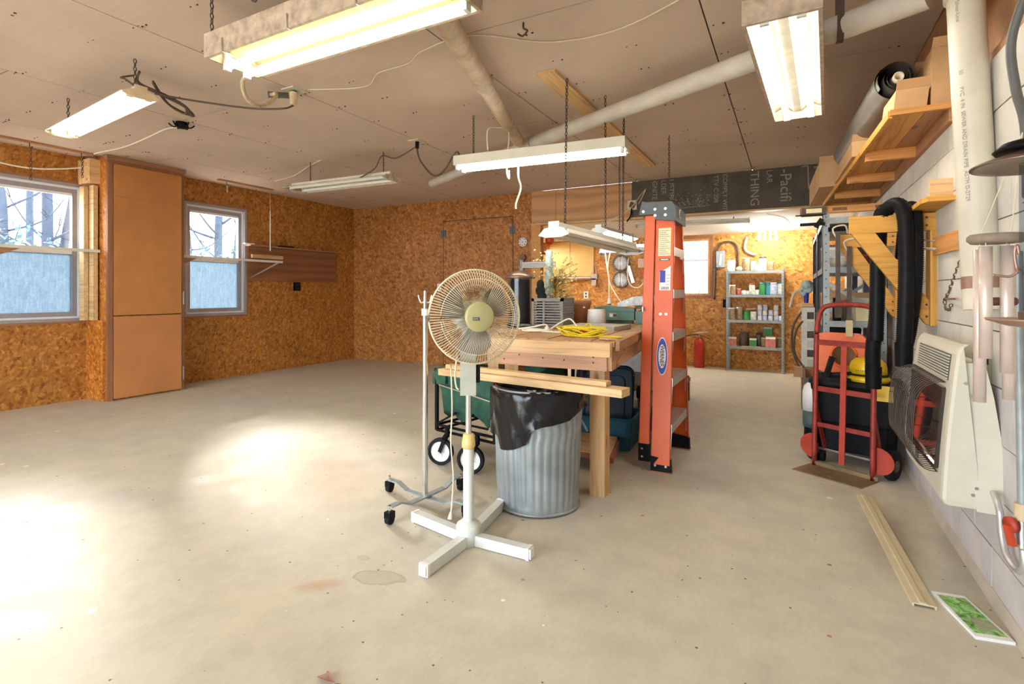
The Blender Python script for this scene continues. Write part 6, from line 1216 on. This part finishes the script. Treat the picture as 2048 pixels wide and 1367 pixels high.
hose([(.40, 3.40, .86), (.405, 3.40, 1.1), (.41, 3.40, 1.40), (.43, 3.37, 1.53), (.475, 3.30, 1.57), (.505, 3.27, 1.50), (.51, 3.26, 1.25), (.505, 3.26, 1.0), (.50, 3.27, .82)], .034, 'black corrugated hose looped over the near bracket')
hose([(.52, 3.45, 1.30), (.53, 3.40, 1.50), (.54, 3.36, 1.555), (.553, 3.31, 1.50), (.552, 3.30, 1.2), (.535, 3.33, .95), (.52, 3.36, .84)], .032, 'second black hose hanging just behind the first one')
hose([(.44, 3.36, 1.555), (.425, 3.45, 1.50), (.42, 3.50, 1.2), (.415, 3.50, 1.0), (.40, 3.52, .80), (.405, 3.54, .66)], .036, 'black hose running down behind the hand truck handle')
cb = thing('corner_shelf', 'small mustard corner shelf below the pipe', 'shelf', (.6, 3.3, 1.5))
MB().extr([(.655, 2.98, 1.53), (.655, 3.95, 1.53), (.55, 3.95, 1.53), (.53, 3.06, 1.53), (.545, 2.98, 1.53)], (0, 0, .022)).build('board', 'mustard', cb); MB().box((.645, 2.96, 1.49), (.659, 3.5, 1.63)).build('back_board', 'orange_wood_y', cb); MB().box((.56, 3.02, 1.553), (.645, 3.045, 1.635)).build('end_block', 'pine', cb)
wbk = thing('peg_block', 'wooden peg block with nails on the block wall', 'peg block', (.65, 3.12, 1.3)); MB().box((.625, 2.93, 1.305), (.659, 3.33, 1.39)).build('block', 'orange_wood_y', wbk)
for y, z in ((3.28, 1.375), (3.25, 1.335), (3.27, 1.33)): MB().cyl((.626, y, z), (.56, y + .05, z + .012), .003, None, 5).build('nail', 'steel', wbk)
ch = thing('wall_chain', 'rusty chain and spike hanging on the block wall', 'chain', (.64, 3.0, 1.05)); MB().chain((.645, 2.90, 1.27), (.64, 3.07, 1.13), .024, .0025).chain((.64, 3.07, 1.13), (.638, 3.145, 1.085), .024, .0025).chain((.638, 3.145, 1.085), (.636, 3.13, 1.045), .022, .0025).chain((.636, 3.13, 1.045), (.636, 3.05, 1.04), .022, .0025).chain((.636, 3.05, 1.04), (.636, 3.02, 1.07), .022, .0025).build('links', 'rust_metal', ch); MB().cyl((.64, 3.15, 1.09), (.62, 2.86, 1.095), .005, None, 6).build('spike', 'copper_brown', ch)

# ------------------------------------------------------------------ wall heater
ht = thing('wall_heater', 'cream gas wall heater with black wire guard on the block wall', 'heater', (.58, 2.8, .36))
HY0, HY1 = 2.40, 3.17
def sec(z):     # front x and depth profile of the tapering cover
    q = (z - .36) / .575
    return .478 + .045 * q ** 1.4
zs_ = [.36, .365, .38, .45, .55, .65, .75, .84, .90, .925, .937]
rings = []
for z in zs_:
    x = sec(z); inset = {0.36: .012, .365: .006, .937: .022, .925: .008}.get(z, 0); q = (z - .36) / .575
    ya, yb = HY0 + .0 * q + inset * .4, HY1 - .10 * q - (.10 * max(0, (.46 - z) / .10)) ** 1.0 - inset * .4
    rings.append([V((x + inset + .012, ya, z)), V((x + inset + .003, ya + .006, z)), V((x + inset, ya + .022, z)), V((x + inset, yb - .022, z)), V((x + inset + .003, yb - .006, z)), V((x + inset + .012, yb, z)), V((.59 - .05 * q, yb, z)), V((.59 - .05 * q, ya, z))])
n = 8; fs = [(k * n + i, k * n + (i + 1) % n, (k + 1) * n + (i + 1) % n, (k + 1) * n + i) for k in range(len(rings) - 1) for i in range(n)] + [tuple(range(n - 1, -1, -1)), tuple(range((len(rings) - 1) * n, len(rings) * n))]
cov = MB().add([p for r_ in rings for p in r_], fs, False).build('front_cover', 'cream', ht)
bk = []
for z in (.355, .37, .55, .75, .86, .87):
    q = (z - .355) / .515; bk.append([V((.575 - .05 * q, HY0 - .005 + .03 * q, z)), V((.658 - .055 * q ** 2, HY0 - .012 + .03 * q, z)), V((.658 - .055 * q ** 2, HY1 + .01 - .1 * q, z)), V((.575 - .05 * q, HY1 + .005 - .1 * q, z))])
MB().add([p for r_ in bk for p in r_], [(k * 4 + i, k * 4 + (i + 1) % 4, (k + 1) * 4 + (i + 1) % 4, (k + 1) * 4 + i) for k in range(len(bk) - 1) for i in range(4)] + [(3, 2, 1, 0), tuple(range(len(bk) * 4 - 4, len(bk) * 4))]).build('rear_casing', 'cream', ht)
MB().cyl((.60, 2.46, .865), (.60, 2.46, .905), .022, None, 14).build('control_knob', 'black_plastic', ht)
vz0, vz1 = .80, .895
gv = MB().hexa([(sec(vz0) - .002, 2.455, vz0), (sec(vz0) + .006, 2.455, vz0), (sec(vz0) + .006, 2.98, vz0), (sec(vz0) - .002, 2.98, vz0), (sec(vz1) - .002, 2.455, vz1), (sec(vz1) + .006, 2.455, vz1), (sec(vz1) + .006, 2.98, vz1), (sec(vz1) - .002, 2.98, vz1)]).build('vent_grille', 'shelf_dark', ht)
for k in range(9):
    z = vz0 + .006 + k * .0103; MB().bar((sec(z) - .005, 2.46, z), (sec(z) - .005, 2.975, z), .004, .0045).build('louvre', 'cream', gv)
op0, op1, oy0, oy1 = .475, .765, 2.475, 3.02
wpn = MB().hexa([(sec(op0) - .002, oy0, op0), (sec(op0) + .004, oy0, op0), (sec(op0) + .004, oy1, op0), (sec(op0) - .002, oy1, op0), (sec(op1) - .002, oy0, op1), (sec(op1) + .004, oy0, op1), (sec(op1) + .004, oy1, op1), (sec(op1) - .002, oy1, op1)]).build('burner_window', 'heater_pane', ht)
fm = MB()
for p, q in (((oy0, op0), (oy1, op0)), ((oy0, op1), (oy1, op1)), ((oy0, op0), (oy0, op1)), ((oy1, op0), (oy1, op1))): fm.bar((sec(p[1]) - .004, p[0], p[1]), (sec(q[1]) - .004, q[0], q[1]), .012, .016, (1, 0, 0))
fm.build('window_frame', 'mirror_dark', ht)
MB().hexa([(sec(.68) - .004, oy0 + .02, .68), (sec(.68), oy0 + .02, .68), (sec(.70) , oy1 - .02, .70), (sec(.70) - .004, oy1 - .02, .70), (sec(.75) - .004, oy0 + .02, .75), (sec(.75), oy0 + .02, .75), (sec(.755), oy1 - .02, .755), (sec(.755) - .004, oy1 - .02, .755)]).build('burner_plaque', 'mirror_dark', ht)
gd = MB(); nw = 19
for k in range(nw):
    y = oy0 + (oy1 - oy0) * (k + .0) / (nw - 1)
    prof_ = [(sec(op1 + .02) - .004, op1 + .025), (sec(.76) - .03, op1 + .022), (sec(.74) - .062, op1 + .0), (sec(.72) - .085, op1 - .05), (sec(.6) - .085, .60), (sec(.5) - .075, op0 + .03), (sec(.48) - .04, op0 - .012), (sec(.47) - .003, op0 - .018)]
    if k == 0 or k == nw - 1 or True: gd.tube(bez([(x, y, z) for x, z in prof_], 3), .0017, 4)
for x, z in ((sec(.72) - .087, op1 - .05), (sec(.5) - .077, op0 + .03), (sec(.76) - .003, op1 + .025), (sec(.47) - .004, op0 - .018)): gd.tube([(x, oy0, z), (x, oy1, z)], .0026, 5)
for y in (oy0, oy1): gd.tube([(sec(.65) - .088, y, .66), (sec(.65) - .002, y, .64)], .003, 5).tube([(sec(.5) - .07, y, .52), (sec(.5), y, .515)], .003, 5)
gd.build('wire_guard', 'dark_steel', ht)
lg = MB().box((sec(.43) - .0025, 2.80, .415), (sec(.43) + .001, 2.855, .45)).build('badge', 'ladder_cap', ht)
sc_ = MB()
for x, z in ((.545, .80), (.56, .755), (.575, .435), (.565, .41)): sc_.cyl((x, HY0 - .003, z), (x, HY0 + .002, z), .006, None, 8)
sc_.build('screw', 'steel', ht)
# gas pipe, valve and flexible connector
gp = thing('gas_pipe', 'grey gas pipe with red valve beside the heater', 'pipe', (.63, 2.13, .3))
MB().cyl((.632, 2.18, .46), (.632, 2.22, 1.25), .013, None, 12).build('riser', 'shelf_grey', gp); MB().cyl((.632, 2.178, .42), (.632, 2.18, .47), .02, None, 10).build('union', 'tan_block', gp)
MB().lathe([(0, 0), (.024, 0), (.024, .012), (0, .012)], (.605, 2.165, .405), (-.9, -.43, 0), 18).build('valve_disc', 'red_paint', gp); MB().bar((.59, 2.158, .405), (.60, 2.15, .345), .02, .014, (-1, -.4, 0)).build('valve_lever', 'red_plastic', gp)
MB().cyl((.628, 2.17, .42), (.628, 2.165, .34), .016, None, 10).build('valve_body', 'steel', gp)
MB().tube(bez([(.628, 2.165, .34), (.63, 2.16, .29), (.625, 2.19, .255), (.615, 2.25, .27), (.612, 2.29, .33), (.61, 2.30, .40), (.61, 2.36, .44)], 8), .0105, 8).build('flex_connector', 'aluminium', gp)
# ------------------------------------------------------------------ wind chime and hanging feeder by the camera
wcm = thing('wind_chime', 'wind chime with brushed metal tubes hanging at the right edge', 'wind chime', (.478, 1.83, 1.27))
wc0 = V((.478, 1.83, 1.262))
MB().lathe([(0, -.012), (.052, -.012), (.06, -.004), (.06, .006), (.054, .012), (0, .013)], wc0, (0, 0, 1), 28).build('top_disc', 'grey_wood', wcm)
for k, (px, top, bot) in enumerate(((-.045, .012, .292), (-.021, .017, .414), (.010, .010, .331), (.058, .022, .408))):
    p = wc0 + r1 * px + back * (.025 if k % 2 else -.02)
    MB().lathe([(.0115, -bot - .02), (.014, -bot - .02), (.014, -top - .01), (.0115, -top - .01), (.0115, -bot - .02)], p, (0, 0, 1), 18, None, False).build('tube', 'chime_tube', wcm); MB().cyl(p + V((0, 0, -top - .012)), p + V((0, 0, -.008)), .0012, None, 4).build('string', 'string', wcm)
MB().cyl(wc0 + V((0, 0, -.165)) - r1 * .02, wc0 + V((0, 0, -.165)) + r1 * .05, .011, None, 12).build('striker', 'dark_wood', wcm)
for s_ in (-1, 1): MB().cyl(wc0 + r1 * s_ * .04 + V((0, 0, .01)), wc0 + V((0, 0, .28)) + r1 * .07, .0012, None, 4).build('hanging_string', 'string', wcm)
bf2 = thing('hanging_feeder', 'hanging tube feeder with bronze dome and tray at the right edge', 'bird feeder', (.455, 1.475, 1.04))
fd = V((.455, 1.475, 0))
MB().lathe([(0, 1.43), (.105, 1.392), (.112, 1.388), (.112, 1.384), (.10, 1.386), (0, 1.41)], fd, (0, 0, 1), 36).build('dome', 'bronze', bf2); MB().lathe([(0, 1.445), (.06, 1.432), (.075, 1.418), (.07, 1.412), (0, 1.43)], fd, (0, 0, 1), 30).build('upper_dome', 'black_plastic', bf2)
MB().cyl(fd + V((0, 0, 1.435)), fd + V((0, 0, 1.455)), .016, None, 8).build('nut', 'aluminium', bf2); MB().lathe([(.032, 1.07), (.032, 1.39)], fd, (0, 0, 1), 24, None, False).build('clear_tube', 'jacket_glass', bf2)
MB().lathe([(0, 1.045), (.05, 1.05), (.085, 1.062), (.087, 1.066), (.08, 1.066), (0, 1.055)], fd, (0, 0, 1), 30).build('tray', 'copper_brown', bf2); MB().cyl(fd + V((0, 0, 1.06)), fd + V((0, 0, 1.08)), .034, None, 16).build('tube_foot', 'bronze', bf2)
MB().tube(bez([fd + V((-.03, 0, 1.17)), fd + V((-.045, 0, 1.155)), fd + V((-.06, 0, 1.155)), fd + V((-.075, 0, 1.158))], 5), .003, 6).tube(bez([fd + V((-.035, 0, 1.16)), fd + V((-.04, 0, 1.2)), fd + V((-.036, 0, 1.22)), fd + V((-.033, 0, 1.2))], 5), .003, 6).build('perch', 'copper_brown', bf2)
MB().cyl(fd + V((.0, 0, 1.455)), fd + V((0, 0, ZC)), .0015, None, 4).build('wire', 'steel', bf2)
cord('cable_hose', [(.605, 2.05, 1.38), (.60, 2.05, 1.6), (.585, 2.07, 1.72), (.575, 2.07, 1.86), (.60, 2.03, 1.98), (.64, 1.98, 2.04), (.66, 1.9, 2.05)], .012, 'grey_cord', 'thick grey cable bending down beside the upright pipe', 'cable', 10)

# ------------------------------------------------------------------ hand truck, tote, hard hat
hx = thing('hand_truck', 'red steel hand truck with fenders parked by the heater', 'hand truck', (.28, 3.87, 0), math.atan2(-.18, .30))
def hl_(mb, name, mat, par=hx): return mb.build(name, mat, par, None, True)
w = .172
for s_ in (-1, 1): hl_(MB().tube(bez([(s_ * w, 0, .0), (s_ * w, .01, .3), (s_ * w, .02, .6), (s_ * w, .03, .85)], 5), .0155, 10), 'upright', 'red_steel')
hl_(MB().tube(bez([(-w, .03, .85), (-w, .045, .93), (-w * .93, .06, 1.0), (-w * .7, .07, 1.035), (0, .075, 1.045), (w * .7, .07, 1.035), (w * .93, .06, 1.0), (w, .045, .93), (w, .03, .85)], 5), .0155, 10), 'top_handle', 'red_steel')
for z, h in ((.80, .035), (.50, .032), (.27, .028)): hl_(MB().bar((-w, .012 + z * .02, z), (w, .012 + z * .02, z), .010, h), 'cross_bar', 'red_steel')
hl_(MB().bar((0, -.004, .05), (0, .028, .80), .034, .008, (0, 1, 0)), 'centre_strap', 'red_paint')
hl_(MB().box((-.20, -.20, 0), (.20, .012, .006)).box((-.20, .004, 0), (.20, .012, .03)), 'toe_plate', 'toe_plate')
for s_ in (-1, 1):
    sh = [(s_ * w, .03, .04), (s_ * w, .03, .20)] + [(s_ * (w + .02 + .085 * math.cos(PI / 2 - PI * k / 10)), .03, .12 + .08 * math.sin(PI / 2 - PI * k / 10)) for k in range(10)]
    hl_(MB().extr(sh, (0, -.006, .0)), 'fender', 'red_paint')
    wh = hl_(MB().lathe([(0, -.022), (.06, -.022), (.085, -.018), (.09, 0), (.085, .018), (.06, .022), (0, .022)], (s_ * (w + .055), .115, .09), (1, 0, 0), 26), 'wheel', 'rubber')
    MB().cyl((s_ * (w + .03), .115, .09), (s_ * (w + .08), .115, .09), .035, None, 16).build('wheel_hub', 'rust_metal', wh, None, True)
    hl_(MB().bar((s_ * w, .02, .38), (s_ * (w - .005), .12, .10), .012, .03), 'axle_strut', 'red_steel')
hl_(MB().cyl((-w - .08, .115, .09), (w + .08, .115, .09), .009, None, 8), 'axle', 'steel')
bt = tote('storage_tote', 'black lidded tote behind the red hand truck', (.385, 4.20, .09), -.22, .47, .40, .43, 'black_plastic')
bt['label'] = 'black tote with yellow latches behind the red hand truck'
MB().prism(rrect(.245, .215, .03), .43, .455).build('lid', 'black_matte', bt, None, True)
for x in (.17,): MB().box((x - .05, -.222, .36), (x + .05, -.205, .455)).build('latch', 'hat_yellow', bt, None, True)
for x in (-.17, .17):
    for y in (-.14, .14): MB().cyl((x - .012, y, -.05), (x + .012, y, -.05), .04, None, 14).box((x - .016, y - .02, -.03), (x + .016, y + .02, .01)).build('caster', 'rubber', bt, None, True)
hh = thing('hard_hat', 'yellow hard hat on the black tote', 'hard hat', (.44, 4.10, .55), -.25)
ZH = .0
MB().lathe([(.105, .045), (.104, .09), (.095, .12), (.07, .145), (.03, .156), (0, .157)], (0, 0, ZH), (0, 0, 1), 28).build('shell', 'hat_yellow', hh, None, True)
MB().lathe([(.112, .0), (.125, .02), (.108, .04), (.10, .034), (.11, .005), (.112, .0)], (0, 0, ZH), (0, 0, 1), 28, None, False).build('brim', 'hat_yellow', hh, None, True); MB().torus((0, 0, ZH + .045), (0, 0, 1), .107, .006, 28, 5).build('band', 'black_matte', hh, None, True)
for k in range(9): a = -PI / 2 + (k - 4) * .12; MB().box((.1045 * math.cos(a) - .003, .1045 * math.sin(a) - .002, .07), (.1045 * math.cos(a) + .003, .1045 * math.sin(a) + .002, .078)).build('stamped_mark', 'ladder_cap', hh, None, True)
tag(MB().box((.17, 4.02, .546), (.34, 4.16, .566)).bar((.20, 4.03, .56), (.24, 4.06, .70), .02, .03).bar((.30, 4.04, .56), (.30, 4.06, .69), .025, .03).bar((.18, 4.1, .575), (.36, 4.06, .60), .02, .02).build('black_bracket', 'black_matte', None), 'black metal bracket lying on the black tote', 'bracket')
op = thing('orange_panel', 'orange plastic panel with a round opening behind the hand truck', 'panel', (.30, 4.36, .56))
oc = V((.325, 4.34, .70)); m_ = MB(); n = 36; vo, vi = [], []
for k in range(n):
    a = 2 * PI * k / n; ca, sa = math.cos(a), math.sin(a)
    q = min(.155 / max(abs(ca), 1e-6), .14 / max(abs(sa), 1e-6)); q = min(q, .165 if (ca > 0) else .2)
    vo.append(oc + V((ca * q, -ca * q * .25, sa * q))); vi.append(oc + V((.0 + ca * .075, -ca * .075 * .25, -.02 + sa * .07)))
bk_ = V((.01, .02, 0)); m_.add(vo + vi + [p + bk_ for p in vo] + [p + bk_ for p in vi], [(i, (i + 1) % n, n + (i + 1) % n, n + i) for i in range(n)] + [(2 * n + i, 3 * n + i, 3 * n + (i + 1) % n, 2 * n + (i + 1) % n) for i in range(n)] + [(i, 2 * n + i, 2 * n + (i + 1) % n, (i + 1) % n) for i in range(n)] + [(n + i, n + (i + 1) % n, 3 * n + (i + 1) % n, 3 * n + i) for i in range(n)])
m_.build('plate', 'bright_orange', op); MB().torus(oc + V((0, -.004, -.02)), V((.25, 1, 0)), .078, .008, 28, 5).build('opening_rim', 'bright_orange', op)
# ------------------------------------------------------------------ on the floor at right
cs_ = thing('metal_channel', 'long tan channel strip lying on the floor by the wall', 'strip', (.39, 2.9, 0))
a, b = V((.355, 3.46, .0)), V((.42, 2.35, .0)); d_ = (b - a).normalized(); s_ = V((-d_.y, d_.x, 0)) * -1
MB().extr([a + s_ * x + V((0, 0, z)) for x, z in ((-.036, 0), (-.036, .012), (-.01, .014), (-.006, .017), (.012, .017), (.016, .014), (.036, .012), (.036, 0), (.030, .0), (.030, .008), (-.030, .008), (-.030, 0))], b - a).build('profile', 'strip_tan', cs_); MB().extr([a + s_ * x + V((0, 0, .018)) for x in (-.003, .007)] + [a + s_ * .007 + V((0, 0, .019)), a + s_ * -.003 + V((0, 0, .019))], b - a).build('rib', 'strip_tan', cs_)
pr = thing('plant_picture', 'white-bordered picture of green plants lying on the floor', 'picture', (.55, 2.35, 0))
pc = [V((.462, 2.475, .0)), V((.528, 2.215, .0)), V((.632, 2.235, .0)), V((.562, 2.49, .0))]
MB().extr(pc, (0, 0, .010)).build('mount', 'paper_white', pr); ce = sum(pc, V((0, 0, 0))) / 4
MB().extr([ce + (p - ce) * .84 + V((0, 0, .0095)) for p in pc], (0, 0, .0015)).build('print', 'plant_print', pr)
lfm = thing('dry_leaf', 'curled brown dry leaf on the floor at the bottom edge', 'leaf', (-.985, 1.30, .0)); 
lv = [V((-1.02, 1.305, .002)), V((-.99, 1.325, .012)), V((-.955, 1.31, .004)), (V((-.985, 1.295, .010)))]; MB().extr(lv, (0, 0, .003)).build('blade', 'copper_brown', lfm); MB().tube([(-.955, 1.31, .004), (-.935, 1.315, .005)], .0015, 4).build('stem', 'copper_brown', lfm)
lfm.location.x -= .20; lfm.location.y -= .205
